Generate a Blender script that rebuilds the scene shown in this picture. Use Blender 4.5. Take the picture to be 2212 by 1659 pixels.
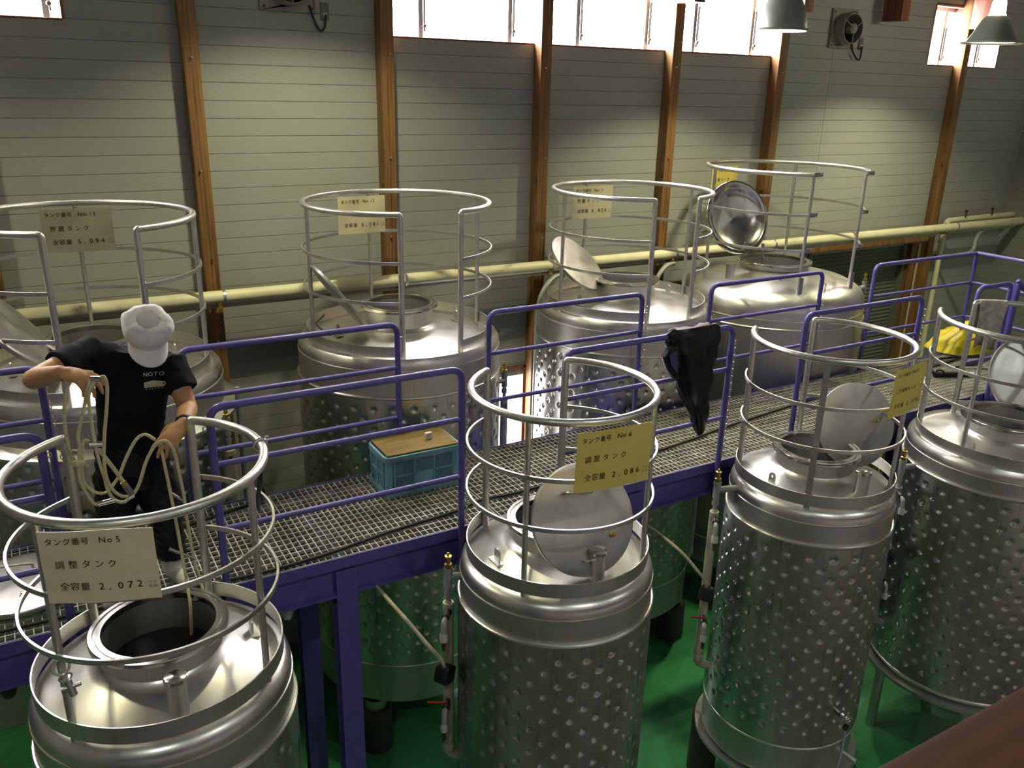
import bpy, bmesh, math, random
import numpy as np
from mathutils import Vector, Matrix, noise
from mathutils.bvhtree import BVHTree
PI = math.pi
rad = math.radians
random.seed(7)
for o in list(bpy.data.objects):
    bpy.data.objects.remove(o)
SC = bpy.context.scene
COL = SC.collection
FLOOR = -0.35            # floor level in building units; shifted and scaled to metres at the end
UNIT = 0.9

# ---------------------------------------------------------------- camera
def set_camera():
    yaw, pitch, roll = rad(30.497), rad(19.402), rad(1.377)
    f = Vector((math.sin(yaw)*math.cos(pitch), math.cos(yaw)*math.cos(pitch), -math.sin(pitch)))
    r0 = Vector((math.cos(yaw), -math.sin(yaw), 0)); u0 = r0.cross(f)
    r = math.cos(roll)*r0 + math.sin(roll)*u0
    u = -math.sin(roll)*r0 + math.cos(roll)*u0
    cd = bpy.data.cameras.new('camera'); cd.sensor_width = 36; cd.lens = 1822*36/2212
    cd.clip_start = 0.02; cd.clip_end = 100
    co = bpy.data.objects.new('camera', cd); COL.objects.link(co)
    m = Matrix((r, u, -f)).transposed().to_4x4(); m.translation = Vector((0, 0, 5.75))
    co.matrix_world = m
    SC.camera = co
set_camera()

# ---------------------------------------------------------------- world, exposure
SC.view_settings.view_transform = 'Standard'; SC.view_settings.look = 'None'
SC.view_settings.exposure = 0.28; SC.view_settings.gamma = 1.0; SC.view_settings.use_curve_mapping = False
try:
    SC.cycles.use_denoising = True; SC.cycles.max_bounces = 6; SC.cycles.use_adaptive_sampling = True; SC.cycles.adaptive_threshold = .02; SC.cycles.caustics_reflective = False
    SC.cycles.sample_clamp_indirect = 6.0
except Exception: pass
wd = bpy.data.worlds.new('world'); SC.world = wd; wd.use_nodes = True
wd.node_tree.nodes['Background'].inputs[0].default_value = (0.75, 0.82, 1.0, 1)
wd.node_tree.nodes['Background'].inputs[1].default_value = 0.6

LAMP_W = 400.0            # watts of one warm pendant lamp
DAY = 48.0               # brightness of the frosted window panes

# ---------------------------------------------------------------- materials
M = {}
def mat(name, col, rough=.5, metal=0., spec=.5, emit=None, estr=0., build=None, alpha=None, trans=0.):
    m = bpy.data.materials.new(name); m.use_nodes = True
    nt = m.node_tree; b = nt.nodes['Principled BSDF']
    b.inputs['Base Color'].default_value = (*col, 1); b.inputs['Roughness'].default_value = rough
    b.inputs['Metallic'].default_value = metal; b.inputs['Specular IOR Level'].default_value = spec
    if trans: b.inputs['Transmission Weight'].default_value = trans
    if emit: b.inputs['Emission Color'].default_value = (*emit, 1); b.inputs['Emission Strength'].default_value = estr
    if build: build(nt, b, col, rough)
    M[name] = m; return m
def coords(nt, scale, kind='Object'):
    tc = nt.nodes.new('ShaderNodeTexCoord'); mp = nt.nodes.new('ShaderNodeMapping')
    mp.inputs['Scale'].default_value = scale; nt.links.new(tc.outputs[kind], mp.inputs[0]); return mp.outputs[0]
def noise_n(nt, vec, scale, detail=3, rough=.55):
    n = nt.nodes.new('ShaderNodeTexNoise'); n.inputs['Scale'].default_value = scale
    n.inputs['Detail'].default_value = detail; n.inputs['Roughness'].default_value = rough
    nt.links.new(vec, n.inputs['Vector']); return n.outputs['Fac']
def ramp(nt, fac, stops):
    r = nt.nodes.new('ShaderNodeValToRGB'); e = r.color_ramp.elements
    while len(e) < len(stops): e.new(.5)
    for k, (p, c) in enumerate(stops): e[k].position = p; e[k].color = (*c, 1)
    nt.links.new(fac, r.inputs[0]); return r.outputs[0]
def bump(nt, b, h, strength, dist=.01):
    n = nt.nodes.new('ShaderNodeBump'); n.inputs['Strength'].default_value = strength
    n.inputs['Distance'].default_value = dist; nt.links.new(h, n.inputs['Height']); nt.links.new(n.outputs[0], b.inputs['Normal'])
def mul(c, k): return tuple(min(1, x*k) for x in c)
def B_steel(streak=(30, 30, 1.2), var=.10, bs=.04):
    def f(nt, b, col, rough):
        v = coords(nt, streak); n = noise_n(nt, v, 3.0, 4)
        v2 = coords(nt, (1, 1, 1)); n2 = noise_n(nt, v2, 4.0, 5, .65)
        mx = nt.nodes.new('ShaderNodeMath'); mx.operation = 'ADD'; nt.links.new(n, mx.inputs[0]); nt.links.new(n2, mx.inputs[1])
        h = nt.nodes.new('ShaderNodeMath'); h.operation = 'MULTIPLY'; h.inputs[1].default_value = .5; nt.links.new(mx.outputs[0], h.inputs[0])
        nt.links.new(ramp(nt, h.outputs[0], [(.3, mul(col, .74)), (.5, col), (.72, mul(col, 1.1))]), b.inputs['Base Color'])
        r = nt.nodes.new('ShaderNodeMapRange'); r.inputs[1].default_value = .3; r.inputs[2].default_value = .7
        r.inputs[3].default_value = rough-var; r.inputs[4].default_value = rough+var
        nt.links.new(h.outputs[0], r.inputs[0]); nt.links.new(r.outputs[0], b.inputs['Roughness'])
        bump(nt, b, n, bs, .002)
    return f
def B_mottle(scale=8, lo=.8, hi=1.12, bs=0., det=4, sc=(1, 1, 1)):
    def f(nt, b, col, rough):
        n = noise_n(nt, coords(nt, sc), scale, det, .6)
        nt.links.new(ramp(nt, n, [(.3, mul(col, lo)), (.7, mul(col, hi))]), b.inputs['Base Color'])
        if bs: bump(nt, b, n, bs, .004)
    return f
def B_wood(nt, b, col, rough):
    v = coords(nt, (9, 9, .55)); n = noise_n(nt, v, 2.2, 5, .6)
    w = nt.nodes.new('ShaderNodeTexWave'); w.inputs['Scale'].default_value = 2.0; w.inputs['Distortion'].default_value = 7
    w.inputs['Detail'].default_value = 3; w.inputs['Detail Scale'].default_value = 1.2
    nt.links.new(coords(nt, (5, 5, .35)), w.inputs['Vector'])
    mx = nt.nodes.new('ShaderNodeMath'); mx.operation = 'ADD'; nt.links.new(n, mx.inputs[0])
    m2 = nt.nodes.new('ShaderNodeMath'); m2.operation = 'MULTIPLY'; m2.inputs[1].default_value = .16; nt.links.new(w.outputs['Fac'], m2.inputs[0]); nt.links.new(m2.outputs[0], mx.inputs[1])
    base = ramp(nt, mx.outputs[0], [(.36, mul(col, .40)), (.56, mul(col, .9)), (.8, mul(col, 1.4))])
    vo = nt.nodes.new('ShaderNodeTexVoronoi'); vo.inputs['Scale'].default_value = 1.0; vo.inputs['Randomness'].default_value = 1
    nt.links.new(coords(nt, (4.5, 4.5, 1.9)), vo.inputs['Vector'])
    kn = ramp(nt, vo.outputs['Distance'], [(.07, (0, 0, 0)), (.12, (1, 1, 1))])
    mixn = nt.nodes.new('ShaderNodeMix'); mixn.data_type = 'RGBA'
    nt.links.new(kn, mixn.inputs['Factor']); mixn.inputs['A'].default_value = (col[0]*.12, col[1]*.12, col[2]*.12, 1)
    nt.links.new(base, mixn.inputs['B']); nt.links.new(mixn.outputs['Result'], b.inputs['Base Color'])
    bump(nt, b, mx.outputs[0], .15, .004)
def B_floor(nt, b, col, rough):
    n = noise_n(nt, coords(nt, (1, 1, 1)), 1.3, 5, .6)
    nt.links.new(ramp(nt, n, [(.3, mul(col, .65)), (.55, col), (.8, mul(col, 1.25))]), b.inputs['Base Color'])
    n2 = noise_n(nt, coords(nt, (1, 1, 1)), 40, 2); bump(nt, b, n2, .05, .002)
    r = nt.nodes.new('ShaderNodeMapRange'); r.inputs[3].default_value = .12; r.inputs[4].default_value = .38
    nt.links.new(n, r.inputs[0]); nt.links.new(r.outputs[0], b.inputs['Roughness'])
mat('steel_dome', (.70, .69, .655), .34, 1, build=B_steel((1.5, 1.5, 1.5), .09, .02))
mat('steel_shell', (.60, .595, .565), .42, 1, build=B_steel())
mat('steel_jacket', (.58, .58, .545), .30, 1, build=B_steel((30, 30, 1.0), .07, .03))
mat('steel_plain', (.54, .535, .51), .45, 1, build=B_steel((20, 20, 1.0), .08, .03))
mat('steel_pipe', (.64, .635, .60), .38, 1, build=B_steel((12, 12, 12), .08, .02))
mat('steel_dark', (.30, .295, .28), .36, 1, build=B_steel((12, 12, 12), .06, .02))
mat('steel_polish', (.66, .65, .60), .16, 1, build=B_steel((3, 3, 3), .05, .01))
mat('steel_lid', (.46, .455, .43), .42, 1, build=B_steel((2.5, 2.5, 2.5), .10, .03))
mat('weld', (.70, .68, .60), .30, 1)
mat('chrome', (.8, .8, .8), .12, 1)
mat('zinc', (.55, .56, .55), .35, 1)
mat('purple', (.125, .105, .40), .34, 0, .55, build=B_mottle(14, .85, 1.1))
mat('grate', (.52, .51, .43), .5, .35, build=B_mottle(6, .6, 1.25))
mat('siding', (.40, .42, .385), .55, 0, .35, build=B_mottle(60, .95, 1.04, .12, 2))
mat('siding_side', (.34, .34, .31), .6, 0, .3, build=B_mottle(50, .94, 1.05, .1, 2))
mat('siding_bounce', (.62, .62, .58), .6, 0, .3, build=B_mottle(50, .94, 1.05, .1, 2))  # extra pale so the unseen front wall reflects light to the tanks
mat('wood', (.25, .130, .046), .55, 0, .35, build=B_wood)
mat('wood_red', (.21, .068, .03), .5, 0, .4, build=B_wood)
mat('wood_rail', (.055, .020, .006), .6, 0, .2, build=B_mottle(3, .7, 1.2, .05, 5, (1, 14, 14)))
mat('ceiling', (.10, .105, .10), .8)
mat('floor', (.08, .42, .15), .22, 0, .6, build=B_floor)
mat('reflect_grey', (.22, .22, .195), .6, 0, .3, build=B_mottle(2, .8, 1.1))  # grey of the added strip the tank jackets reflect
mat('cream', (.93, .88, .60), .42, 0, .5, build=B_mottle(5, .92, 1.05))
mat('pvc', (.60, .57, .42), .45, 0, .5, build=B_mottle(7, .75, 1.1))
mat('pvc_white', (.66, .66, .62), .4, 0, .5, build=B_mottle(9, .88, 1.06))
mat('pvc_grey', (.38, .39, .38), .42, 0, .5)
mat('conduit', (.36, .42, .38), .45, .3)
mat('brass', (.55, .38, .11), .3, 1)
mat('valve_dark', (.06, .055, .045), .45, .3)
mat('red', (.40, .025, .015), .45)
mat('black', (.008, .008, .009), .42, 0, .5)
mat('rubber', (.012, .012, .012), .55, 0, .4)
mat('leg_dark', (.055, .052, .048), .6, 0, .4, build=B_mottle(7, .7, 1.2))
mat('sign_yellow', (.66, .53, .13), .38, 0, .5, build=B_mottle(5, .93, 1.05))
mat('sign_cream', (.70, .63, .42), .35, 0, .5, build=B_mottle(5, .92, 1.05))
mat('sign_grey', (.36, .33, .25), .4, 0, .5, build=B_mottle(6, .9, 1.06))
mat('ink', (.012, .011, .009), .6, 0, .2)
mat('skin', (.60, .32, .165), .5, 0, .4, build=B_mottle(12, .88, 1.08))
mat('navy', (.0075, .0082, .014), .85, 0, .15, build=B_mottle(30, .8, 1.2, .1))
mat('rainwear', (.004, .004, .006), .45, 0, .28)
mat('lining', (.045, .04, .15), .6)
mat('cap_mesh', (.62, .60, .66), .8)
mat('white_cloth', (.90, .89, .95), .8, 0, .2, build=B_mottle(90, .96, 1.02, .05))
mat('hair', (.012, .009, .007), .6)
mat('boot', (.72, .70, .62), .4)
mat('rope', (.74, .68, .42), .8, 0, .2, build=B_mottle(160, .65, 1.15, .5, 2))
mat('crate', (.20, .42, .52), .42, 0, .5, build=B_mottle(5, .9, 1.07))
mat('plywood', (.23, .155, .05), .7, 0, .3, build=B_mottle(4, .7, 1.2, .05, 6, (1, 7, 7)))
mat('plastic_white', (.72, .72, .66), .5)
mat('yellow', (.72, .60, .015), .45, 0, .5)
mat('towel', (.58, .55, .47), .9, 0, .15, build=B_mottle(22, .6, 1.15, .2))
mat('shutter', (.17, .175, .145), .5, .2)
mat('fan_plate', (.30, .295, .25), .5, 0, .4, build=B_mottle(9, .8, 1.1))
mat('lampshade', (.30, .32, .27), .38, .5)
mat('lamp_inner', (.85, .84, .78), .5)
mat('alu', (.42, .43, .44), .4, .8)
mat('liquid', (.004, .003, .003), .25, 0, .15)
mat('pane', (.9, .9, .9), .4, emit=(1.0, .965, 1.0), estr=DAY)
mat('pane_low', (.9, .9, .9), .4, emit=(1.0, .95, .97), estr=14)
mat('bulb', (1, 1, 1), .4, emit=(1.0, .93, .62), estr=45)

# ---------------------------------------------------------------- mesh builder (all vertices in building coordinates)
class B:
    def __init__(s): s.v = []; s.f = []
    def add(s, vs, fs):
        n = len(s.v); s.v += [tuple(v) for v in vs]; s.f += [tuple(i+n for i in f) for f in fs]; return s
    def box(s, x0, x1, y0, y1, z0, z1, mtx=None):
        vs = [Vector((x, y, z)) for z in (z0, z1) for y in (y0, y1) for x in (x0, x1)]
        if mtx: vs = [mtx @ v for v in vs]
        return s.add(vs, [(0, 2, 3, 1), (4, 5, 7, 6), (0, 1, 5, 4), (2, 6, 7, 3), (0, 4, 6, 2), (1, 3, 7, 5)])
    def path(s, pts, r, n=10, closed=False, cap=True, up=None, prof=None):
        P = [Vector(p) for p in pts]; m = len(P)
        rs = r if isinstance(r, (list, tuple)) else [r]*m
        T = []
        for i in range(m):
            a = P[i-1] if (i or closed) else P[i]; b = P[(i+1) % m] if (i < m-1 or closed) else P[i]
            T.append((b-a).normalized())
        if up is not None: N = [(Vector(up) - T[i]*T[i].dot(Vector(up))).normalized() for i in range(m)]
        else:
            t = T[0]; a = Vector((0, 0, 1)) if abs(t.z) < .9 else Vector((1, 0, 0))
            cur = (a - t*a.dot(t)).normalized(); N = [cur]
            for i in range(1, m):
                cur = (N[-1] - T[i]*N[-1].dot(T[i])).normalized(); N.append(cur)
        vs = []
        if prof is None: prof = [(math.cos(2*PI*k/n), math.sin(2*PI*k/n)) for k in range(n)]
        n = len(prof)
        for i in range(m):
            bn = T[i].cross(N[i])
            for a, b in prof: vs.append(P[i] + (N[i]*a + bn*b)*rs[i])
        fs = []
        for i in range(m if closed else m-1):
            j = (i+1) % m
            for k in range(n):
                l = (k+1) % n; fs.append((i*n+k, i*n+l, j*n+l, j*n+k))
        if cap and not closed: fs.append(tuple(range(n-1, -1, -1))); fs.append(tuple((m-1)*n+k for k in range(n)))
        return s.add(vs, fs)
    def tube(s, p, q, r, r2=None, n=12): return s.path([p, q], [r, r if r2 is None else r2], n)
    def lathe(s, prof, c=(0, 0, 0), n=48, axis=None, a0=0, a1=2*PI):
        c = Vector(c); full = abs(a1-a0-2*PI) < 1e-6; m = n if full else n+1
        rot = Vector((0, 0, 1)).rotation_difference(Vector(axis).normalized()).to_matrix() if axis is not None else None
        vs = []
        for r, z in prof:
            for k in range(m):
                a = a0 + (a1-a0)*k/n; v = Vector((r*math.cos(a), r*math.sin(a), z))
                vs.append(c + (rot @ v if rot else v))
        fs = []
        for i in range(len(prof)-1):
            for k in range(n):
                l = (k+1) % m; fs.append((i*m+k, i*m+l, (i+1)*m+l, (i+1)*m+k))
        if full:
            if prof[0][0] > 1e-5 and False: pass
        return s.add(vs, fs)
    def disc(s, c, r, z=0, n=48, axis=None): return s.lathe([(r, z), (1e-4, z)], c, n, axis)
    def torus(s, c, R, r, n=64, k=8, axis=None):
        return s.lathe([(R+r*math.cos(2*PI*i/k), r*math.sin(2*PI*i/k)) for i in range(k+1)], c, n, axis)
    def sphere(s, c, r, n=16, k=9, sc=(1, 1, 1), mtx=None):
        vs = []; fs = []
        for i in range(k+1):
            t = PI*i/k
            for j in range(n):
                a = 2*PI*j/n; v = Vector((r*sc[0]*math.sin(t)*math.cos(a), r*sc[1]*math.sin(t)*math.sin(a), r*sc[2]*math.cos(t)))
                vs.append(Vector(c) + (mtx @ v if mtx else v))
        for i in range(k):
            for j in range(n): fs.append((i*n+j, (i+1)*n+j, (i+1)*n+(j+1) % n, i*n+(j+1) % n))
        return s.add(vs, fs)
    def build(s, name, m, parent=None, label=None, cat=None, group=None, kind=None, smooth=35, origin=None, bev=0.):
        if parent is not None: o0 = Vector(parent['_w'])
        elif origin is not None: o0 = Vector(origin)
        else:
            a = np.array([tuple(v) for v in s.v]); lo, hi = a.min(0), a.max(0)
            o0 = Vector(((lo[0]+hi[0])/2, (lo[1]+hi[1])/2, lo[2]))
        me = bpy.data.meshes.new(name); me.from_pydata([(v[0]-o0.x, v[1]-o0.y, v[2]-o0.z) for v in s.v], [], s.f)
        bm = bmesh.new(); bm.from_mesh(me); bmesh.ops.remove_doubles(bm, verts=bm.verts, dist=1e-6)
        if bev:
            es = [e for e in bm.edges if len(e.link_faces) == 2 and e.calc_face_angle(0) > .6]
            bmesh.ops.bevel(bm, geom=es, offset=bev, segments=2, affect='EDGES', profile=.6)
        bmesh.ops.recalc_face_normals(bm, faces=bm.faces); bm.to_mesh(me); bm.free()
        return link(name, me, m, o0, parent, label, cat, group, kind, smooth)
def link(name, me, m, o0, parent=None, label=None, cat=None, group=None, kind=None, smooth=35):
    if m and not me.materials: me.materials.append(M[m])
    if smooth:
        me.polygons.foreach_set('use_smooth', [True]*len(me.polygons))
        me.set_sharp_from_angle(angle=rad(smooth))
    o = bpy.data.objects.new(name, me); COL.objects.link(o)
    if parent is not None:
        o.parent = parent; o.location = (Vector(o0) - Vector(parent['_w'])); o['_w'] = tuple(o0)
    else: o.location = o0; o['_w'] = tuple(o0)
    tag(o, label, cat, group, kind); return o
def tag(o, label=None, cat=None, group=None, kind=None):
    for k, v in (('label', label), ('category', cat), ('group', group), ('kind', kind)):
        if v: o[k] = v
    return o
def thing(name, loc, label=None, cat=None, group=None, kind=None):
    o = bpy.data.objects.new(name, None); COL.objects.link(o); o.location = loc; o['_w'] = tuple(loc)
    o.empty_display_size = .1
    return tag(o, label, cat, group, kind)
def box(name, x0, x1, y0, y1, z0, z1, m, parent=None, bev=0., **k): return B().box(x0, x1, y0, y1, z0, z1).build(name, m, parent, bev=bev, **k)
def tube(name, p, q, r, m, parent=None, n=12, **k): return B().tube(p, q, r, n=n).build(name, m, parent, **k)
def spline(pts, sub=8, closed=False):
    P = [Vector(p) for p in pts]; out = []; n = len(P)
    for i in range(n if closed else n-1):
        p0 = P[i-1] if (i or closed) else P[0]*2-P[1]; p1 = P[i]; p2 = P[(i+1) % n]
        p3 = P[(i+2) % n] if (i < n-2 or closed) else P[-1]*2-P[-2]
        for k in range(sub):
            t = k/sub
            out.append(.5*((2*p1)+(p2-p0)*t+(2*p0-5*p1+4*p2-p3)*t*t+(3*p1-p0-3*p2+p3)*t**3))
    if not closed: out.append(P[-1])
    return out
def bend(pts, r=.06, k=6):
    """polyline with rounded corners"""
    P = [Vector(p) for p in pts]; out = [P[0]]
    for i in range(1, len(P)-1):
        a = (P[i-1]-P[i]); b = (P[i+1]-P[i]); d = min(r, a.length*.49, b.length*.49)
        A = P[i]+a.normalized()*d; C = P[i]+b.normalized()*d
        for j in range(k+1):
            t = j/k; out.append((1-t)**2*A+2*t*(1-t)*P[i]+t*t*C)
    out.append(P[-1]); return out
def arc(cx, cy, z, r, a0, a1, step=4):
    n = max(2, int(abs(a1-a0)/step)); return [(cx+r*math.cos(rad(a0+(a1-a0)*k/n)), cy+r*math.sin(rad(a0+(a1-a0)*k/n)), z) for k in range(n+1)]
_txt = {}
def text_mesh(body, size):
    c = bpy.data.curves.new('t', 'FONT'); c.body = body; c.size = size; c.resolution_u = 3
    o = bpy.data.objects.new('t', c); COL.objects.link(o)
    dg = bpy.context.evaluated_depsgraph_get(); dg.update()
    me = bpy.data.meshes.new_from_object(o.evaluated_get(dg))
    v = [tuple(x.co) for x in me.vertices]; f = [tuple(p.vertices) for p in me.polygons]
    bpy.data.objects.remove(o); bpy.data.curves.remove(c); bpy.data.meshes.remove(me)
    return v, f

# ================================================================ the setting
YW = 8.25
def setting():
    box('floor', -5, 14.4, 2.9, YW+.2, FLOOR-.12, FLOOR, 'floor', kind='structure', smooth=0)
    box('floor_reflect_strip', -5, 14.4, -3.2, 2.9, FLOOR-.12, FLOOR, 'reflect_grey', kind='structure', smooth=0)  # unseen strip added so the jackets reflect grey instead of green
    box('ceiling', -5, 14.4, -3.2, YW+.2, 9.2, 9.35, 'ceiling', kind='structure', smooth=0)
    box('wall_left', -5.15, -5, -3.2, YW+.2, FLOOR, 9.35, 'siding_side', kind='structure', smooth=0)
    box('wall_front', -5, 14.4, -3.35, -3.2, FLOOR, 9.35, 'siding_bounce', kind='structure', smooth=0)  # unseen wall, made pale to brighten the jacket reflections
    # back wall of horizontal siding boards with openings
    sill, head = 6.19, 6.985
    wins = [(-1.6, .555), (3.36, 5.12), (5.17, 6.9), (6.95, 8.66), (11.66, 12.36), (12.50, 13.31)]
    low = [(4.18, 5.03, 1.0, 2.575), (9.72, 11.93, FLOOR, 3.62)]
    root = thing('wall_back', (4.7, YW, FLOOR), kind='structure')
    pitch = .1547; z0 = 5.418-pitch*38
    k = 0
    z = z0
    while z < 9.2:
        zc0, zc1 = max(z, FLOOR), min(z+pitch, 9.2)
        segs = [(-5, 9.66), (9.665, 14.4)]
        ops = []
        if zc0 >= sill-.03 and zc1 <= head+.05: ops += [(a, b) for a, b in wins]
        ops += [(a, b) for a, b, q0, q1 in low if zc0+.02 >= q0 and zc1-.03 <= q1]
        for a, b in ops:
            ns = []
            for s0, s1 in segs:
                if b <= s0 or a >= s1: ns.append((s0, s1)); continue
                if a > s0: ns.append((s0, a))
                if b < s1: ns.append((b, s1))
            segs = ns
        for s0, s1 in segs:
            if s1-s0 < .01: continue
            bb = B(); d = .005
            pr = [(YW+.06, zc0), (YW+d, zc0+.0005), (YW, zc0+.005), (YW, zc1-.003), (YW+d, zc1-.0005), (YW+.06, zc1)]
            n = len(pr); vs = [(x, y, q) for x in (s0, s1) for y, q in pr]
            fs = [(i, (i+1) % n, n+(i+1) % n, n+i) for i in range(n)]+[tuple(range(n))[::-1], tuple(range(n, 2*n))]
            bb.add(vs, fs); bb.build('siding_board', 'siding', root, smooth=0)
        z += pitch
    # backing so no light leaks
    bk = B()
    for s0, s1 in ((-5, 14.4),):
        bk.box(s0, s1, YW+.065, YW+.07, FLOOR, 1.0); bk.box(s0, 4.18, YW+.065, YW+.07, 1.0, 2.62); bk.box(5.03, s1, YW+.065, YW+.07, 1.0, 2.62)
        bk.box(s0, s1, YW+.065, YW+.07, 2.62, sill); bk.box(s0, s1, YW+.22, YW+.23, sill-.05, head+.1); bk.box(s0, s1, YW+.065, YW+.07, head, 9.2)
    bk.build('light_leak_backing', 'siding_side', root, smooth=0)
    # right wall with boards
    rr = thing('wall_right', (14.4, 2.5, FLOOR), kind='structure')
    z = z0; k = 0
    while z < 9.2:
        zc0, zc1 = max(z, FLOOR), min(z+pitch, 9.2)
        pr = [(14.46, zc0), (14.406, zc0+.001), (14.4, zc0+.009), (14.4, zc1-.006), (14.406, zc1), (14.46, zc1)]
        n = 6; vs = [(x, y, q) for y in (-3.2, YW) for x, q in pr]
        fs = [(i, (i+1) % n, n+(i+1) % n, n+i) for i in range(n)]+[tuple(range(n))[::-1], tuple(range(n, 2*n))]
        B().add(vs, fs).build('siding_board', 'siding_side', rr, smooth=0)
        z += pitch
    # windows
    mull = {1: (.245, .83), 2: (.30, .855), 3: (.25, .80), 4: (.68,), 5: (.62,), 0: (.44, .955)}
    for i, (a, b) in enumerate(wins):
        w = thing('window_%d' % (i+1), ((a+b)/2, YW+.12, sill), kind='structure')
        B().box(a, b, YW+.205, YW+.212, sill+.012, head-.012).build('pane', 'pane', w, smooth=0)
        fr = B(); fr.box(a, b, YW+.18, YW+.22, sill, sill+.014); fr.box(a, b, YW+.17, YW+.22, head-.06, head)
        fr.build('frame', 'alu', w, smooth=0)
        B().box(a-.0, b+.0, YW-.004, YW+.2, sill-.016, sill).build('sill_board', 'wood_red', w, smooth=0)
        B().box(b-.004, b+.02, YW-.004, YW+.2, sill, head).build('jamb', 'wood_red', w, smooth=0)
        B().box(a-.02, a+.004, YW-.004, YW+.2, sill, head).build('jamb', 'wood_red', w, smooth=0)
        B().box(a, b, YW-.004, YW+.2, head, head+.025).build('head_board', 'wood_red', w, smooth=0)
        for t in mull[i]:
            x = a+(b-a)*t
            mm = B(); mm.box(x-.03, x+.02, YW+.15, YW+.2, sill+.01, head-.05)
            mu = mm.build('mullion', 'alu', w, smooth=0)
            h = B(); h.box(x+.022, x+.034, YW+.12, YW+.15, sill+.06, head-.28); h.sphere((x+.02, YW+.115, sill+.115), .022, 10, 6)
            h.build('latch', 'valve_dark', mu)
    # low bright doorway between the tanks
    d = thing('door_1', (4.6, YW+.1, 1.0), kind='structure')
    B().box(4.18, 5.03, YW+.05, YW+.055, 1.0, 2.575).build('frosted_pane', 'pane_low', d, smooth=0)
    fr = B(); fr.box(4.16, 5.05, YW-.02, YW+.06, 2.575, 2.61); fr.box(5.0, 5.05, YW-.02, YW+.06, 1.0, 2.6); fr.box(4.16, 4.2, YW-.02, YW+.06, 1.0, 2.6)
    fr.build('door_frame', 'wood_red', d, smooth=0)
    # roller shutter
    s = thing('door_2', (10.82, YW, FLOOR), kind='structure')
    sl = B(); z = FLOOR; pr = []
    while z < 3.62: pr += [(0.0, z), (-.012, z+.02), (-.012, z+.042), (0, z+.055)]; z += .06
    vs = [(x, YW+.05+y, q) for x in (9.72, 11.93) for y, q in pr]; n = len(pr)
    sl.add(vs, [(i, i+1, n+i+1, n+i) for i in range(n-1)]); sl.build('slat_curtain', 'shutter', s, smooth=0)
    box('shutter_rail', 11.86, 11.93, YW-.03, YW+.06, FLOOR, 3.62, 'shutter', s)
    box('shutter_rail', 9.72, 9.79, YW-.03, YW+.06, FLOOR, 3.62, 'shutter', s)
    box('lintel', 9.6, 12.3, YW-.12, YW+.0, 3.62, 3.76, 'wood', s)
    box('frame_board', 11.94, 12.27, YW-.10, YW-.0, FLOOR, 3.62, 'wood', s)
    box('frame_strip', 12.10, 12.125, YW-.115, YW-.1, FLOOR, 3.6, 'sign_cream', s)
    # timber posts against the wall
    for i, x in enumerate((-.25, 1.50, 3.30, 5.10, 6.885, 8.60, 12.33)):
        p = thing('trim_%d' % (i+1), (x, YW, FLOOR), kind='structure')
        box('timber_post', x-.067, x+.067, YW-.15, YW-.001, FLOOR, 9.2, 'wood' if i < 5 else 'wood', p, bev=.006)
        for z in (6.0, 5.05, 4.2, 3.45):
            zz = z+random.uniform(-.08, .08); xx = x+random.uniform(-.02, .02)
            bb = B(); bb.lathe([(.0001, -.016), (.017, -.012), (.02, 0)], (xx, YW-.15, zz), 12, (0, -1, 0)); bb.lathe([(.009, 0), (.009, .02), (.0001, .022)], (xx, YW-.16, zz), 6, (0, -1, 0))
            bb.build('bolt', 'zinc', p)
    for i, x in enumerate((6.885, 8.60, 10.40, 12.33)):
        tag(box('roof_strut', x-.08, x+.075, YW-.46, YW-.16, 6.68, 9.2, 'wood_red', bev=.006), kind='structure')
setting()

# ================================================================ pendant lamps
def lamp(x, y, z, r, style, label, power, col=(1., .93, .57)):
    t = thing('pendant_lamp', (x, y, z), label, 'lamp', 'pendant lamps')
    if style == 0: pr = [(r, 0), (r*1.02, .012), (r*.985, .02), (r*.95, .09), (r*.86, .18), (r*.66, .28), (r*.42, .345), (r*.30, .36)]
    else: pr = [(r, 0), (r*1.01, .010), (r*.84, .018), (r*.66, .12), (r*.42, .27), (r*.34, .30)]
    b = B(); b.lathe(pr, (x, y, z), 48); b.build('reflector', 'lampshade', t)
    b = B(); b.lathe([(a*.975-.002, h-.003) for a, h in pr], (x, y, z), 48); b.lathe([(pr[-1][0]*.97, pr[-1][1]-.004), (1e-4, pr[-1][1]-.004)], (x, y, z), 24)
    b.build('inner_reflector', 'lamp_inner', t)
    h = pr[-1][1]
    b = B(); b.lathe([(r*.30, h-.01), (.085, h+.03), (.075, h+.15), (.05, h+.20), (1e-4, h+.2)], (x, y, z), 24); b.build('socket_housing', 'bulb' if style else 'lampshade', t)
    b = B(); b.sphere((x, y, z+.25), .06, 16, 10, (1, 1, 1.3)); b.build('bulb', 'bulb', t)
    b = B(); b.tube((x, y, z+h+.19), (x, y, 9.2), .008, n=8); b.build('cord', 'rubber', t)
    ld = bpy.data.lights.new('lamp_light', 'POINT'); ld.energy = power; ld.color = col; ld.shadow_soft_size = .09
    lo = bpy.data.objects.new('lamp_light', ld); COL.objects.link(lo); lo.parent = t; lo.location = (0, 0, .215 if style == 0 else .225); lo['_w'] = (x, y, z)
lamp(6.83, 6.5, 6.335, .245, 0, 'bell-shaped grey pendant lamp hanging before the window strip', LAMP_W)
lamp(10.33, 6.5, 6.365, .34, 1, 'conical grey pendant lamp before the small window in the corner', LAMP_W)
lamp(2.40, 6.5, 6.95, .245, 0, 'grey pendant lamp hanging above the frame over tank number twelve', LAMP_W)
lamp(-1.6, 6.5, 6.95, .245, 0, 'grey pendant lamp hanging outside the left edge over tank thirteen', LAMP_W*.6)
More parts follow.
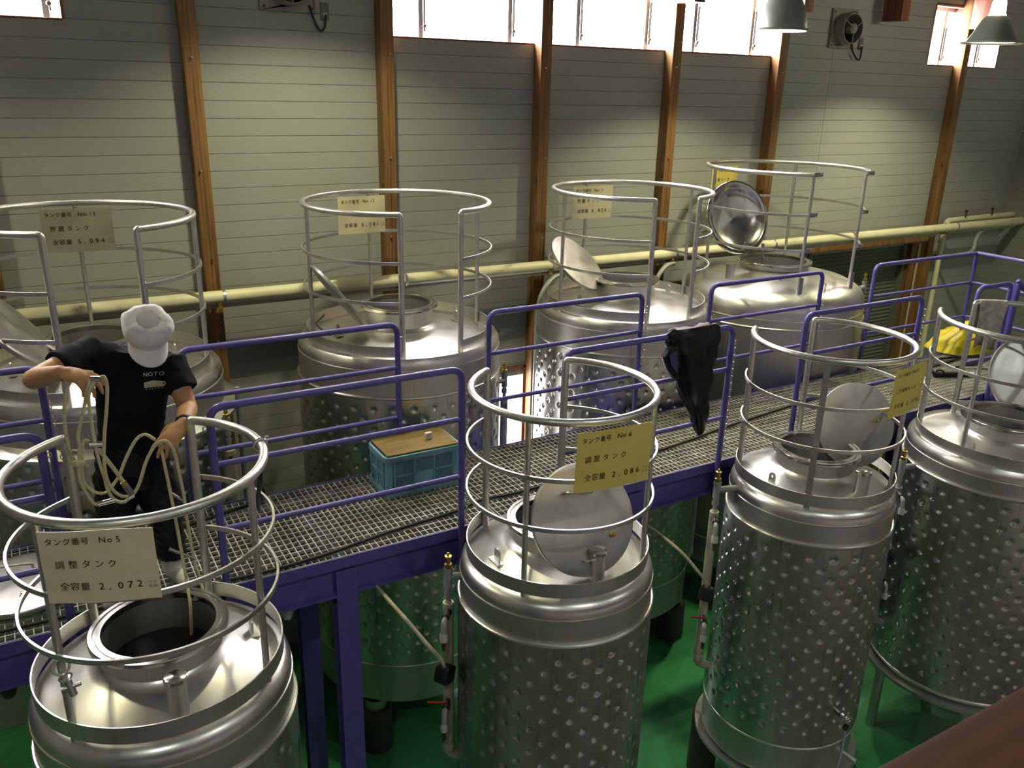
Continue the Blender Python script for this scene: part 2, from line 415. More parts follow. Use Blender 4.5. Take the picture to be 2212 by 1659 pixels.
for lx, lw in ((-1.2, 'left'), (3.2, 'middle'), (7.6, 'right')): lamp(lx, -.5, 7.7, .245, 0, 'added grey fill lamp out of view above the gallery, the %s one' % lw, LAMP_W*.75, (.93, .98, .92))  # fill lamps added out of view to light the tank fronts

# ================================================================ tanks
_jk = {}
def jacket_mesh(R, z0, z1, pitch=.17, row=.088, res=.0115, dr=.032, dep=.024):
    key = (R, z0, z1)
    if key in _jk: return _jk[key]
    nt = int(2*PI*R/res); nz = int((z1-z0)/res)
    th = np.arange(nt)*2*PI/nt; zz = np.linspace(0, z1-z0, nz+1)
    nd = round(2*PI*R/pitch); pa = 2*PI/nd
    TH, ZZ = np.meshgrid(th, zz)
    top = (z1-z0)-.10
    k = np.round((top-ZZ)/row); best = np.zeros_like(TH)
    for dk in (-1, 0, 1):
        kk = k+dk; zc = top-kk*row
        off = np.where(np.mod(kk, 2) == 0, 0, .5)
        a = (TH/pa-off); da = (a-np.round(a))*pa*R
        d = np.hypot(da, ZZ-zc)
        t = np.clip(d/dr, 0, 1); val = (1-t)**1.25*(1-.25*t)
        ok = (kk >= 0) & (zc > .09)
        best = np.maximum(best, np.where(ok, val, 0))
    RR = R-dep*best+.004*(best > .86)
    X = RR*np.cos(TH); Y = RR*np.sin(TH)
    v = np.stack([X, Y, ZZ], -1).reshape(-1, 3)
    i = np.arange(nz)[:, None]*nt; j = np.arange(nt)[None, :]; jn = (j+1) % nt
    f = np.stack([i+j, i+jn, i+nt+jn, i+nt+j], -1).reshape(-1, 4)
    me = bpy.data.meshes.new('jacket'); me.vertices.add(len(v)); me.vertices.foreach_set('co', v.ravel().astype(np.float32))
    me.loops.add(f.size); me.loops.foreach_set('vertex_index', f.ravel().astype(np.int32))
    me.polygons.add(len(f)); me.polygons.foreach_set('loop_start', (np.arange(len(f))*4).astype(np.int32)); me.polygons.foreach_set('loop_total', np.full(len(f), 4, np.int32))
    me.update(); me.validate(); me.polygons.foreach_set('use_smooth', [True]*len(f)); me.materials.append(M['steel_jacket'])
    _jk[key] = me; return me

def tank(label, group, c, R, zs, rc, zring, zfoot, zband, hoops, gap, posts, lip, zw, zb, skirt, legs, vent, lugs, dimple=True, neck_r=.295, liquid=None, flange=True, lug_tabs=False, brim=False, flat=()):
    """zs seam of the dome; rc cage radius; lip=(z, r); zw/zb weld beads; skirt=(bottom z, flange r)"""
    cx, cy = c; P = (cx, cy, 0)
    t = thing('storage_tank', (cx, cy, FLOOR), label, 'tank', group)
    lz, lr = lip; dz = zfoot
    neck0 = dz+.095 if not lug_tabs else dz+.10
    pr = [(R, zs-.02), (R, zs+.02), (R-.008, zs+.05), (R-.03, zs+.08), (R-.062, dz+.004), (rc-.02, dz+.012), (rc*.78, dz+.052), (neck_r+.06, neck0-.006), (neck_r+.02, neck0+.006), (neck_r, neck0+.03)]
    if lug_tabs: pr = [(R, zs-.02), (R, zs+.06), (R-.012, zs+.12), (R-.05, zs+.19), (R-.11, zs+.235), (R-.2, dz+.0), (rc*.8, dz+.035), (.55, dz+.07), (neck_r+.03, neck0), (neck_r, neck0+.02)]
    B().lathe(pr, P, 96).build('dome', 'steel_dome', t, smooth=50)
    B().lathe([(R+.002, zw), (R+.002, zs-.018)], P, 96).build('upper_shell', 'steel_shell', t)
    B().torus((cx, cy, zs-.018), R+.001, .006, 96, 8).build('seam', 'weld', t)
    B().torus((cx, cy, zw), R+.010, .013, 96, 10).build('weld_bead', 'weld', t)
    if dimple:
        me = jacket_mesh(R+.015, zb, zw); link('dimpled_jacket', me, None, (cx, cy, zb), t, smooth=0)
    else: B().lathe([(R+.015, zb), (R+.015, zw)], P, 96).build('body_shell', 'steel_plain', t)
    B().torus((cx, cy, zb), R+.012, .010, 96, 8).build('weld_bead', 'weld', t)
    sz, fr = skirt
    B().lathe([(R+.004, zb), (R+.004, sz+.05), (R-.05, sz), (R*.5, sz-.06), (1e-4, sz-.08)], P, 72).build('skirt', 'steel_plain', t)
    if flange: B().lathe([(R-.02, sz-.012), (fr, sz-.012), (fr, sz+.018), (R-.02, sz+.018)], P, 72).build('base_flange', 'steel_plain', t)
    for a, rr_, lr_, lm in legs:
        x, y = cx+rr_*math.cos(rad(a)), cy+rr_*math.sin(rad(a))
        b = B(); b.lathe([(1e-4, FLOOR), (lr_*1.02, FLOOR), (lr_*.98, sz-.12), (lr_*.9, sz-.1), (1e-4, sz-.1)], (x, y, 0), 28)
        lg = b.build('leg', lm, t)
        B().lathe([(lr_*.72, sz-.11), (lr_*.72, sz+.01)], (x, y, 0), 20).build('leg_collar', 'steel_plain', lg)
    # manhole neck and rim
    B().lathe([(neck_r, neck0-.01), (neck_r, lz-.03), (neck_r-.006, lz-.03), (neck_r-.02, lz-.02), (neck_r-.02, neck0-.16)], P, 72).build('manhole_neck', 'steel_shell', t)
    B().lathe([(neck_r-.021, lz-.034), (neck_r-.021, lz), (lr-.035, lz), (lr-.033, lz-.007), (lr-.025, lz-.007), (lr-.023, lz), (lr-.004, lz), (lr, lz-.006), (lr, lz-.028), (lr-.006, lz-.034), (neck_r-.021, lz-.034)], P, 72).build('manhole_rim', 'steel_polish', t, smooth=40)
    B().disc(P, neck_r-.019, (liquid or neck0-.06), 48).build('tank_contents', 'liquid', t)
    # cage
    g0, g1 = gap                                        # the gate opening, degrees, going counter-clockwise from g0 to g1
    S, E_ = g1, g0+360
    if S > E_: E_ += 360
    def pt(a, z, r): return (cx+r*math.cos(rad(a)), cy+r*math.sin(rad(a)), z)
    if not lug_tabs:
        ring = bend([pt(S, zfoot-.02, rc), pt(S, zring, rc)]+arc(cx, cy, zring, rc, S+3, E_-3, 3)+[pt(E_, zring, rc), pt(E_, zfoot-.02, rc)], .055, 6)
        cage = B().path(ring, .0235, 12).build('guard_cage', 'steel_pipe', t)
    else:
        cage = B().path(arc(cx, cy, zring, rc, S, E_, 3), .0235, 12).build('guard_cage', 'steel_pipe', t)
        posts = list(posts)+[S, E_]
    for a in posts:
        p0, p1 = pt(a, zfoot-.02, rc), pt(a, zring-.01, rc)
        if a in flat:
            d = Vector((-math.sin(rad(a)), math.cos(rad(a)), 0)); n_ = Vector((math.cos(rad(a)), math.sin(rad(a)), 0))
            B().path([p0, p1], 1.0, up=d, prof=[(.022, .006), (-.022, .006), (-.022, -.006), (.022, -.006)]).build('cage_post', 'steel_pipe', cage)
        else: B().tube(p0, p1, .0175).build('cage_post', 'steel_pipe', cage)
    for hz in hoops:
        B().path(arc(cx, cy, hz, rc+.024, S, E_, 3), 1, up=(0, 0, 1), prof=[(.013, .006), (-.013, .006), (-.013, -.006), (.013, -.006)]).build('hoop', 'steel_pipe', cage)
    if zband:
        B().path(arc(cx, cy, zband+.045, rc+.021, S, E_, 3), 1, up=(0, 0, 1), prof=[(.045, .0035), (-.045, .0035), (-.045, -.0035), (.045, -.0035)]).build('toe_band', 'steel_shell', cage)
    if lug_tabs:
        for a in (S, E_):
            for z in (zring, hoops[0], hoops[1]):
                p = Vector(pt(a, z, rc)); b = B(); w = .022
                b.path([p, p+Vector((.135, 0, 0))], 1, up=(0, 0, 1), prof=[(w, .004), (-w, .004), (-w, -.004), (w, -.004)])
                b.torus((p.x+.11, p.y-.006, z), .011, .004, 14, 6, (0, 1, 0)); b.build('tab', 'zinc', cage)
            p = Vector(pt(a, zfoot, rc)); B().box(p.x-.03, p.x+.03, p.y-.03, p.y-.022, zfoot-.03, zfoot+.16).build('foot_bracket', 'zinc', cage)
    # lifting lugs
    for a, lr_ in lugs:
        x, y = cx+lr_*math.cos(rad(a)), cy+lr_*math.sin(rad(a)); z = zfoot+.02+max(0, (rc-lr_))*.2
        m_ = Matrix.Translation((x, y, z)) @ Matrix.Rotation(rad(a+90), 4, 'Z')
        b = B(); b.box(-.06, .06, -.03, .03, 0, .012, m_); lug = b.build('lifting_lug', 'steel_pipe', t)
        b = B(); n = 16
        out = [(-.03, 0), (.03, 0), (.03, .05)]+[(.03*math.cos(PI*k/8), .055+.03*math.sin(PI*k/8)) for k in range(9)]+[(-.03, .05)]
        hole = [(.012*math.cos(2*PI*k/len(out)-2.2), .052+.012*math.sin(2*PI*k/len(out)-2.2)) for k in range(len(out))]
        vs = []
        for yy in (-.006, .006):
            vs += [m_ @ Vector((p[0], yy, .012+p[1])) for p in out]; vs += [m_ @ Vector((p[0], yy, .012+p[1])) for p in hole]
        n = len(out); fs = []
        for k in range(n):
            l = (k+1) % n; fs += [(k, l, n+l, n+k), (2*n+k, 3*n+k, 3*n+l, 2*n+l), (k, 2*n+k, 2*n+l, l), (n+k, n+l, 3*n+l, 3*n+k)]
        b.add(vs, fs); b.build('lug_eye', 'steel_pipe', lug)
    # vent pipe
    if vent:
        a, vr, vrad, vh = vent; x, y = cx+vr*math.cos(rad(a)), cy+vr*math.sin(rad(a)); z = zfoot+.03
        v = B().lathe([(vrad+.004, z-.03), (vrad, z), (vrad, z+vh)], (x, y, 0), 28).build('vent_pipe', 'steel_shell', t)
        B().lathe([(vrad, z+vh-.004), (vrad+.010, z+vh-.004), (vrad+.010, z+vh+.012), (vrad+.004, z+vh+.016), (1e-4, z+vh+.017)], (x, y, 0), 28).build('vent_cap', 'steel_polish', v)
    if brim:
        B().lathe([(R-.02, zs-.20), (R+.07, zs-.235), (R+.105, zs-.25), (R+.105, zs-.27), (R, zs-.26)], P, 96).build('brim', 'steel_dome', t)
    return t
FL = [(a, .60, .13, 'leg_dark') for a in (30, 120, 210, 300)]
def front(label, c, rc, dz, posts, gap, vent, lugs, flat=()):
    return tank(label, 'adjustment tanks in the front row', c, .63, 2.80+dz, rc, 4.02+dz*.5, 2.885+dz, 2.915+dz, (3.675+dz*.6, 3.36+dz*.7), gap, posts, (3.14+dz*.5, .335), 2.61+dz, .74, (.38, .69), FL, vent, lugs, flat=flat)
front('front row steel tank number five with open manhole beneath the worker', (.321, 4.014), .573, .005, (-140.8, -41.3), (56, 119), (-90, .45, .046, .20), ((-1, .445), (180, .445)))
front('dimpled steel tank number six with its round lid tilted open', (2.739, 4.025), .567, 0, (-143.3, -52), (55, 117), (-90, .45, .046, .20), ((180, .445), (0, .445)))
front('dimpled steel tank number seven with sampling tap near its base', (5.191, 4.056), .580, -.02, (-142.8, -45), (54.5, 122), (-90, .45, .050, .20), ((180, .46), (0, .45)), flat=(-142.8,))
tank('largest front steel tank at the right edge with towel on its cage', 'adjustment tanks in the front row', (7.269, 3.732), .785, 2.83, .703, 3.977, 2.885, 2.915, (3.62, 3.33), (69.8, 114.7), (-177, -60, -10), (3.13, .39), 2.68, .70, (.62, .86), [(a, .62, .045, 'steel_plain') for a in (45, 135, 225, 315)], (-90, .55, .05, .2), ((185, .60),), neck_r=.35, flange=True)
BL = [(a, .80, .15, 'leg_dark') for a in (45, 135, 225, 315)]
def back(label, c, posts, gap, vent, lugs, rc=.80, dz=0, brim=False):
    return tank(label, 'storage tanks in the back row', c, .905, 3.555+dz, rc, 4.79+dz, 3.60+dz, 3.635+dz, (4.41+dz, 4.085+dz), gap, posts, (3.9, .345), 3.305, .665, (.215, .95), BL, vent, lugs, neck_r=.30, flange=False, brim=brim)
back('back row steel tank number thirteen behind the worker', (.368, 6.917), (-180, -13.8, 86.7), (-108.5, -67), (90, .62, .05, .17), ((0, .57), (180, .57)), brim=True)
back('back row dimpled tank number twelve with lid leaning left', (2.866, 6.905), (180, 1.4, 87), (-111, -73), (88, .62, .045, .17), ((0, .57), (180, .58)))
back('back row dimpled tank number eleven with bright tilted lid', (5.432, 6.915), (178, .6, 90), (-112, -75), (90, .62, .045, .15), ((2, .60), (180, .58)))
tank('smooth broad-shouldered tank with hinged polished lid beside the shutter', 'storage tanks in the back row', (7.711, 7.018), 1.06, 3.42, .88, 4.95, 3.70, None, (4.53, 4.15), (-118.8, -65.6), (163, 35), (3.89, .43), 3.31, .6, (.2, 1.08), [(a, .9, .15, 'leg_dark') for a in (45, 135, 225, 315)], (180, .70, .05, .15), (), dimple=False, neck_r=.385, flange=False, lug_tabs=True)

# ================================================================ manhole lids
def lid(c, n, r, label, handle=None, knob=None, dished=False, arm=None):
    n = Vector(n).normalized(); c = Vector(c)
    t = thing('manhole_lid', c, label, 'lid', 'round manhole lids')
    if dished: pr = [(1e-4, -.10), (r*.4, -.092), (r*.7, -.065), (r*.86, -.02), (r*.88, -.004), (r*.9, 0), (r*.985, 0), (r, -.008), (r, -.03), (r*.9, -.03), (r*.7, -.09), (r*.3, -.118), (1e-4, -.122)]
    else: pr = [(1e-4, .022), (r*.5, .018), (r*.9, .010), (r*.985, .006), (r, 0), (r, -.022), (r*.985, -.024), (r*.975, -.008), (r*.5, .004), (1e-4, .008)]
    B().lathe(pr, c, 64, n).build('lid_plate', 'steel_polish' if dished else 'steel_lid', t, smooth=40)
    e1 = (Vector((0, 0, 1)) - n*n.z); e1 = e1.normalized() if e1.length > .1 else Vector((0, 1, 0)); e2 = n.cross(e1)
    def w(a, b, h): return c+e2*a+e1*b+n*h
    if handle:
        a, b, s, ang = handle; ca, sa = math.cos(ang), math.sin(ang)
        q = [w(a-s*ca, b-s*sa, .015), w(a-s*ca, b-s*sa, .075), w(a+s*ca, b+s*sa, .075), w(a+s*ca, b+s*sa, .015)]
        B().path(bend(q, .02, 5), .009, 10).build('handle', 'steel_pipe', t)
    if knob:
        a, b = knob; bb = B(); bb.lathe([(.018, 0), (.018, .012), (.011, .016), (.011, .035), (1e-4, .037)], w(a, b, .012), 16, n); bb.build('knob', 'brass', t)
    if arm:
        a, b = arm; bb = B(); p = w(a, b, .012)
        bb.path([w(a-.07, b-.02, .02), w(a+.05, b-.02, .02)], 1, up=n, prof=[(.05, .004), (-.012, .004), (-.012, -.004), (.05, -.004)]); bb.build('hinge_arm', 'steel_pipe', t)
    return t
lid((2.72, 3.715, 3.272), (-.083, -.893, .443), .345, 'flat grey lid tilted upright on the manhole of tank six', (.03, .17, .085, .12), (-.17, -.12), arm=(.02, -.22))
lid((5.557, 4.007, 3.263), (-.319, -.895, .313), .34, 'grey lid standing behind the manhole rim of tank seven', None, (-.17, .03))
lid((7.986, 3.984, 3.30), (-.48, -.72, .50), .40, 'large lid raised on the rightmost front tank', None, (-.3, -.2))
lid((4.951, 7.12, 4.05), (.35, -.60, .72), .35, 'brightly lit lid leaning beside the manhole of tank eleven')
th = lid((7.185, 7.16, 4.395), (-.12, -.93, .35), .425, 'dished polished lid hinged open above the smooth tank', None, None, True)
b = B(); b.tube((7.25, 7.1, 3.9), (7.25, 7.06, 4.12), .018); b.tube((7.45, 6.95, 3.9), (7.44, 6.98, 4.1), .018); b.build('hinge_post', 'steel_dark', th)
lid((-.163, 6.683, 4.095), (.744, -.118, .657), .40, 'stained lid propped open on the left of tank thirteen')
lid((2.27, 6.80, 4.02), (-.80, .05, -.60), .345, 'lid leaning edge-on against the manhole of tank twelve', None)
lid((-.30, 5.33, 2.825), (0, 0, 1), .36, 'flat lid with handle lying on the walkway grating at the left', (.05, .10, .12, .25), (.0, -.2))
hb = B(); hb.path(bend([(2.17, 6.9, 3.86), (2.07, 6.86, 3.80), (2.15, 6.72, 3.72), (2.25, 6.76, 3.78)], .03), .009, 8); hb.build('handle', 'steel_dark', [o for o in bpy.data.objects if o.name.startswith('manhole_lid') and 'twelve' in o['label']][0])

# ================================================================ walkway
GZ = 2.78
def walkway():
    t = thing('walkway', (4.0, 5.35, FLOOR), 'purple steel walkway with galvanised bar grating between the tank rows', 'walkway')
    y0, y1 = 4.785, 5.885; x0, x1 = -2.2, 10.0
    px = .046; py = .0655; seams = [-2.2, .31, 2.74, 5.17, 7.6, 10.0]
    for s0, s1 in zip(seams[:-1], seams[1:]):
        b = B(); n = int((s1-s0-.03)/px)
        for k in range(n+1):
            x = s0+.012+k*(s1-s0-.024)/n; b.box(x-.0028, x+.0028, y0, y1, GZ-.036, GZ)
        m = round((y1-y0)/py)
        for k in range(m+1):
            y = y0+(y1-y0)*k/m; b.box(s0+.006, s1-.006, y-.003, y+.003, GZ-.022, GZ-.001)
        b.build('grating_panel', 'grate', t, smooth=0)
    for y, sgn, nm in ((4.77, -1, 'edge_beam'), (5.90, 1, 'edge_beam')):
        b = B(); ya, yb = sorted((y, y+sgn*.008))
        b.box(x0, x1, ya, yb, GZ-.075, GZ+.002); ya, yb = sorted((y+sgn*.002, y-sgn*.10))
        b.box(x0, x1, ya, yb, GZ-.085, GZ-.072); b.box(x0, x1, *sorted((y-sgn*.045, y-sgn*.055)), GZ-.28, GZ-.08); b.box(x0, x1, *sorted((y+sgn*.005, y-sgn*.105)), GZ-.295, GZ-.278)
        b.build(nm, 'purple', t, smooth=0)
    for x in (-.9, 1.56, 4.0, 6.45, 8.9):
        b = B(); b.box(x-.06, x+.06, 4.86, 5.81, GZ-.2, GZ-.1); b.build('cross_beam', 'purple', t, smooth=0)
        for y in (4.83, 5.82):
            b = B(); b.box(x-.075, x+.075, y-.062, y-.052, FLOOR, GZ-.10); b.box(x-.075, x+.075, y+.052, y+.062, FLOOR, GZ-.295); b.box(x-.005, x+.005, y-.055, y+.055, FLOOR, GZ-.295); b.box(x-.09, x+.09, y-.07, y+.07, FLOOR, FLOOR+.015)
            b.build('column', 'purple', t, smooth=0)
walkway()
def rail(label, x0, x1, y, right_end=None):
    t = thing('guard_rail', ((x0+x1)/2, y, GZ), label, 'railing', 'purple guard rails of the walkway')
    zt = 3.982; zb = 2.50
    B().path(bend([(x0, y, zb), (x0, y, zt), (x1, y, zt), (x1, y, zb)], .085, 7), .0235, 12).build('top_rail', 'purple', t)
    for z in (3.625, 3.20): B().tube((x0+.01, y, z), (x1-.01, y, z), .0185).build('mid_rail', 'purple', t)
    for x in (x0, x1):
        b = B(); b.torus((x+(.03 if x == x1 else -.03), y, 3.86), .014, .004, 12, 6, (0, 1, 0)); b.build('chain_eye', 'zinc', t)
XS = [(-1.7, -.07), (.785, 2.40), (3.225, 4.83), (5.68, 7.235)]
nmF = ['purple front railing at the left edge beside tank five', 'purple front railing before the blue crate', 'purple front railing with the black jacket hung over it', 'purple front railing between tank seven and the rightmost tank']
nmB = ['purple back railing at the left edge before tank thirteen', 'purple back railing between tanks thirteen and twelve', 'purple back railing between tanks twelve and eleven', 'purple back railing before the smooth tank']
for (a, b_), n1, n2 in zip(XS, nmF, nmB):
    rail(n1, a, b_, 4.735); rail(n2, a+.04, b_+.045, 5.945)
def end_rail():
    t = thing('guard_rail', (9.98, 5.6, GZ), 'purple corner railing closing the far right end of the walkway', 'railing', 'purple guard rails of the walkway')
    zt = 3.982
    B().path(bend([(8.13, 5.945, 2.5), (8.13, 5.945, zt), (9.98, 5.945, zt)], .085, 6), .0235, 12).build('top_rail', 'purple', t)
    B().tube((9.98, 5.945, zt), (9.98, 4.75, zt), .0235).build('top_rail', 'purple', t)
    B().tube((9.98, 5.945, zt), (9.98, 5.945, 2.5), .0235).build('corner_post', 'purple', t)
    for z in (3.625, 3.2):
        B().tube((8.13, 5.945, z), (9.98, 5.945, z), .0185).build('mid_rail', 'purple', t); B().tube((9.98, 5.945, z), (9.98, 4.75, z), .0185).build('mid_rail', 'purple', t)
    t = thing('stair_rail', (8.6, 4.735, GZ), 'purple looped railing and stair posts behind the rightmost front tank', 'railing')
    B().path(bend([(8.11, 4.735, 2.5), (8.11, 4.735, zt), (8.66, 4.735, zt), (8.66, 4.735, 2.5)], .08, 6), .0235, 12).build('top_rail', 'purple', t)
    B().box(8.72, 8.75, 4.70, 4.78, 2.4, 3.97).build('stair_post', 'purple', t)
    B().tube((8.80, 4.735, 3.98), (8.80, 4.735, 2.4), .024).build('stair_post', 'purple', t)
    B().tube((8.76, 4.735, 4.0), (9.5, 4.4, 3.2), .022).build('hand_rail', 'purple', t)
    B().tube((8.80, 4.735, 3.42), (9.3, 4.5, 2.9), .02).build('brace', 'purple', t)
    for z in (3.625, 3.2): B().tube((8.12, 4.735, z), (8.66, 4.735, z), .0185).build('mid_rail', 'purple', t)
end_rail()
def chain(p, q, label, sag=0.0, step=.03):
    p, q = Vector(p), Vector(q); L = (q-p).length; n = int(L/step); b = B()
    for k in range(n):
        t = (k+.5)/n; c = p.lerp(q, t)+Vector((0, 0, -sag*4*t*(1-t))); d = (q-p).normalized()
        a = Vector((1, 0, 0)) if k % 2 else Vector((0, 1, 0)); h = d*.5*step*1.15; w = a*.0085
        loop = [c-h+w*.6, c-h*.5+w, c+h*.5+w, c+h+w*.6, c+h-w*.6, c+h*.5-w, c-h*.5-w, c-h-w*.6]
        b.path(loop, .0032, 5, closed=True)
    return b.build('gate_chain', 'zinc', None, label, 'chain', 'chains hanging from the gate posts')
chain((2.435, 4.73, 3.86), (2.435, 4.72, 2.84), 'chain hanging beside the front railing post next to the crate')
chain((4.87, 4.73, 3.86), (4.86, 4.72, 2.84), 'chain hanging from the post right of the black jacket')
chain((3.225, 5.93, 3.86), (3.23, 5.92, 3.1), 'chain hanging from the back post at the gate of tank twelve')
chain((4.925, 5.93, 3.86), (4.92, 5.92, 2.9), 'chain hanging from the back post at the gate of tank eleven')
chain((7.33, 5.93, 3.86), (7.31, 5.92, 2.9), 'chain hanging from the back post before the smooth tank')
chain((7.28, 4.72, 3.86), (7.27, 4.71, 2.9), 'chain hanging from the railing post left of the rightmost tank')
chain((-.0, 5.93, 3.83), (.05, 5.92, 2.85), 'chain hanging at the back post beside the worker')

# ================================================================ signs
_ch = {}
def sign(pl, pr, ztop, h, m, lines, label, wires=(.06, .94), ring_z=None, tilt=0.):
    pl, pr = Vector((*pl, 0)), Vector((*pr, 0)); U = (pr-pl); W = U.length; U.normalize()
    Nn = Vector((U.y, -U.x, 0))                          # towards the camera side
    V = (Vector((0, 0, -1))*math.cos(tilt) + Nn*math.sin(tilt)).normalized()
    O = pl+Vector((0, 0, ztop)); t = thing('tank_sign', (pl+pr)*.5+Vector((0, 0, ztop-h)), label, 'sign', 'laminated tank number signs')
    b = B(); nx, ny = 14, 8; vs = []; fs = []
    def bow(u, v): return .008*math.sin(u*PI)+.004*math.sin(u*7+v*5)
    for s_ in (0, 1):
        for j in range(ny+1):
            for i in range(nx+1):
                u, v = i/nx, j/ny; vs.append(O+U*(u*W)+V*(v*h)+Nn*(bow(u, v)+(.0015 if s_ == 0 else -.0015)))
    k = (nx+1)*(ny+1)
    for j in range(ny):
        for i in range(nx):
            a = j*(nx+1)+i; fs += [(a, a+1, a+nx+2, a+nx+1), (k+a, k+a+nx+1, k+a+nx+2, k+a+1)]
    edge = [i for i in range(nx+1)]+[(j*(nx+1)+nx) for j in range(1, ny+1)]+[ny*(nx+1)+i for i in range(nx-1, -1, -1)]+[j*(nx+1) for j in range(ny-1, 0, -1)]
    for a, c in zip(edge, edge[1:]+edge[:1]): fs.append((a, k+a, k+c, c))
    b.add(vs, fs); b.build('card', m, t)
    tb = B()
    for body, u, v, size, pitch in lines:
        for ch in body:
            if ch != '　' and ch != ' ':
                if ch not in _ch: _ch[ch] = text_mesh(ch, 1.0)
                vv, ff = _ch[ch]
                tb.add([O+U*((u+x*size)*W)+V*((v*h)-y*size*W)+Nn*(bow(u, v)+.0045) for x, y, _ in vv], ff)
            u += pitch
    tag(tb.build('lettering', 'ink', t, smooth=0), kind='stuff')
    wb = B()
    for u in wires:
        p = O+U*(u*W)+V*.012; q = Vector((p.x, p.y, (ring_z or ztop+.03)))-Nn*.01
        wb.tube(p+Nn*.004, q, .0022, n=5)
    wb.build('tie_wire', 'zinc', t)
def tlines(no, kind, cap, kp=.115):
    n = len(kind); L = [('タンク番号', .055, .17, .076, .078), ('No'+no if len(no) < 2 else 'No', .52, .17, .085, .075)]
    if len(no) > 1: L.append((no, .68, .17, .08, .05))
    L += [(kind, .11, .50, .088 if n < 6 else .08, kp if n < 6 else .083), ('全容量', .12, .81, .09, .092), (cap, .47, .81, .10, .083), ('リッ', .895, .77, .042, .042), ('トル', .895, .835, .042, .042)]
    return L
def on_ring(c, r, a): return (c[0]+r*math.cos(rad(a)), c[1]+r*math.sin(rad(a)))
sign(on_ring((.321, 4.014), .66, -132), on_ring((.321, 4.014), .66, -92.5), 4.025, .335, 'sign_cream', tlines('5', '調整タンク', '2,072'), 'cream laminated sign reading number five on the nearest tank cage', ring_z=4.03)
sign(on_ring((2.739, 4.025), .66, -117), on_ring((2.739, 4.025), .66, -74), 3.995, .36, 'sign_yellow', tlines('6', '調整タンク', '2,086'), 'yellow sign reading number six on a front tank cage', ring_z=4.0)
sign(on_ring((5.191, 4.056), .66, -101), on_ring((5.191, 4.056), .66, -64), 3.975, .36, 'sign_yellow', tlines('7', '二次発酵タンク', '2,076'), 'yellow sign reading number seven turned away to the right', ring_z=4.0)
sign(on_ring((.368, 6.917), .775, 106), on_ring((.368, 6.917), .775, 67), 4.755, .345, 'sign_grey', tlines('13', '貯蔵タンク', '5,094'), 'grey sign reading number thirteen behind the worker', ring_z=4.79)
sign(on_ring((2.866, 6.905), .775, 112), on_ring((2.866, 6.905), .775, 76), 4.755, .345, 'sign_cream', tlines('12', '貯蔵タンク', '5,081'), 'cream sign reading number twelve on the back tank cage', ring_z=4.79)
sign(on_ring((5.432, 6.915), .775, 106), on_ring((5.432, 6.915), .775, 68), 4.755, .345, 'sign_cream', tlines('11', '貯蔵タンク', '5,024'), 'cream sign reading number eleven beside the bright tilted lid', ring_z=4.79)
sign(on_ring((7.711, 7.018), .855, 121), on_ring((7.711, 7.018), .855, 84), 4.90, .345, 'sign_yellow', tlines('10', '貯蔵タンク', '')[:5], 'yellow crinkled sign half hidden behind the dished lid', ring_z=4.95)

# ================================================================ pipes along the wall
def wall_pipes():
    t = thing('insulated_pipe', (5.5, 7.9, 3.85), 'cream insulated pipe running along the whole siding wall', 'pipe')
    B().tube((-5, 7.93, 3.855), (14.35, 7.93, 3.855), .062, n=20).build('pipe_run', 'cream', t)
    for x in (1.55, 3.36, 5.15, 6.95, 8.65, 10.2, 12.6): B().lathe([(.064, -.012), (.067, -.012), (.067, .012), (.064, .012)], (x, 7.93, 3.855), 20, (1, 0, 0)).build('joint_band', 'zinc' if x != 10.2 else 'valve_dark', t)
    t = thing('thin_pipe', (5.5, 8.0, 3.75), 'thin pale pipe running under the cream insulated pipe', 'pipe')
    B().tube((-5, 8.02, 3.765), (14.35, 8.02, 3.765), .032, n=14).build('pipe_run', 'pvc', t)
    for x in (1.5, 3.3, 5.1, 6.885, 8.6, 12.33):
        b = B(); b.box(x-.02, x+.02, 7.86, 8.1, 3.765, 3.79); b.tube((x, 7.93, 3.79), (x, 7.93, 3.93), .006, n=6); b.sphere((x+.0, 7.88, 3.80), .018, 8, 5); b.build('pipe_bracket', 'brass', t)
    t = thing('drop_pipe', (12.62, 8.1, FLOOR), 'cream vertical pipe dropping beside the brown corner post', 'pipe')
    B().path(bend([(12.62, 7.98, 3.84), (12.62, 8.12, 3.80), (12.62, 8.12, FLOOR)], .06), .04, 12).build('pipe_run', 'cream', t)
    t = thing('branch_pipe', (13.3, 7.7, 3.9), 'cream pipe branch ending at the right wall', 'pipe')
    B().path(bend([(12.62, 8.13, 3.7), (12.62, 8.10, 3.925), (14.38, 8.10, 3.935)], .06), .045, 14).build('pipe_run', 'cream', t)
    for x in (13.0, 13.7): 
        b = B(); b.tube((x, 8.05, 3.96), (x, 8.05, 4.05), .012, n=8); b.sphere((x, 8.05, 4.06), .025, 8, 6); b.build('valve', 'valve_dark', t)
    for i, (x, y) in enumerate(((4.93, 7.75), (6.55, 7.75), (12.8, 7.7))):
        lab = ('grey-green curved hose dropping from the wall pipe beside tank eleven', 'grey-green curved hose dropping beside the smooth tank', 'curved grey arm under the pipe near the corner')[i]
        b = B(); b.path(spline([(x+.35, y+.12, 3.75), (x+.2, y+.08, 3.74), (x+.05, y+.02, 3.66), (x-.04, y, 3.50), *([(x-.06, y, 3.25), (x-.06, y, 2.6), (x-.06, y, FLOOR+.01)] if i < 2 else [(x-.10, y+.25, 3.40), (x-.14, YW-.01, 3.34)])], 8), .028, 10); b.build('curved_hose', 'conduit', None, lab, 'hose', 'curved hoses on the wall pipe')
wall_pipes()

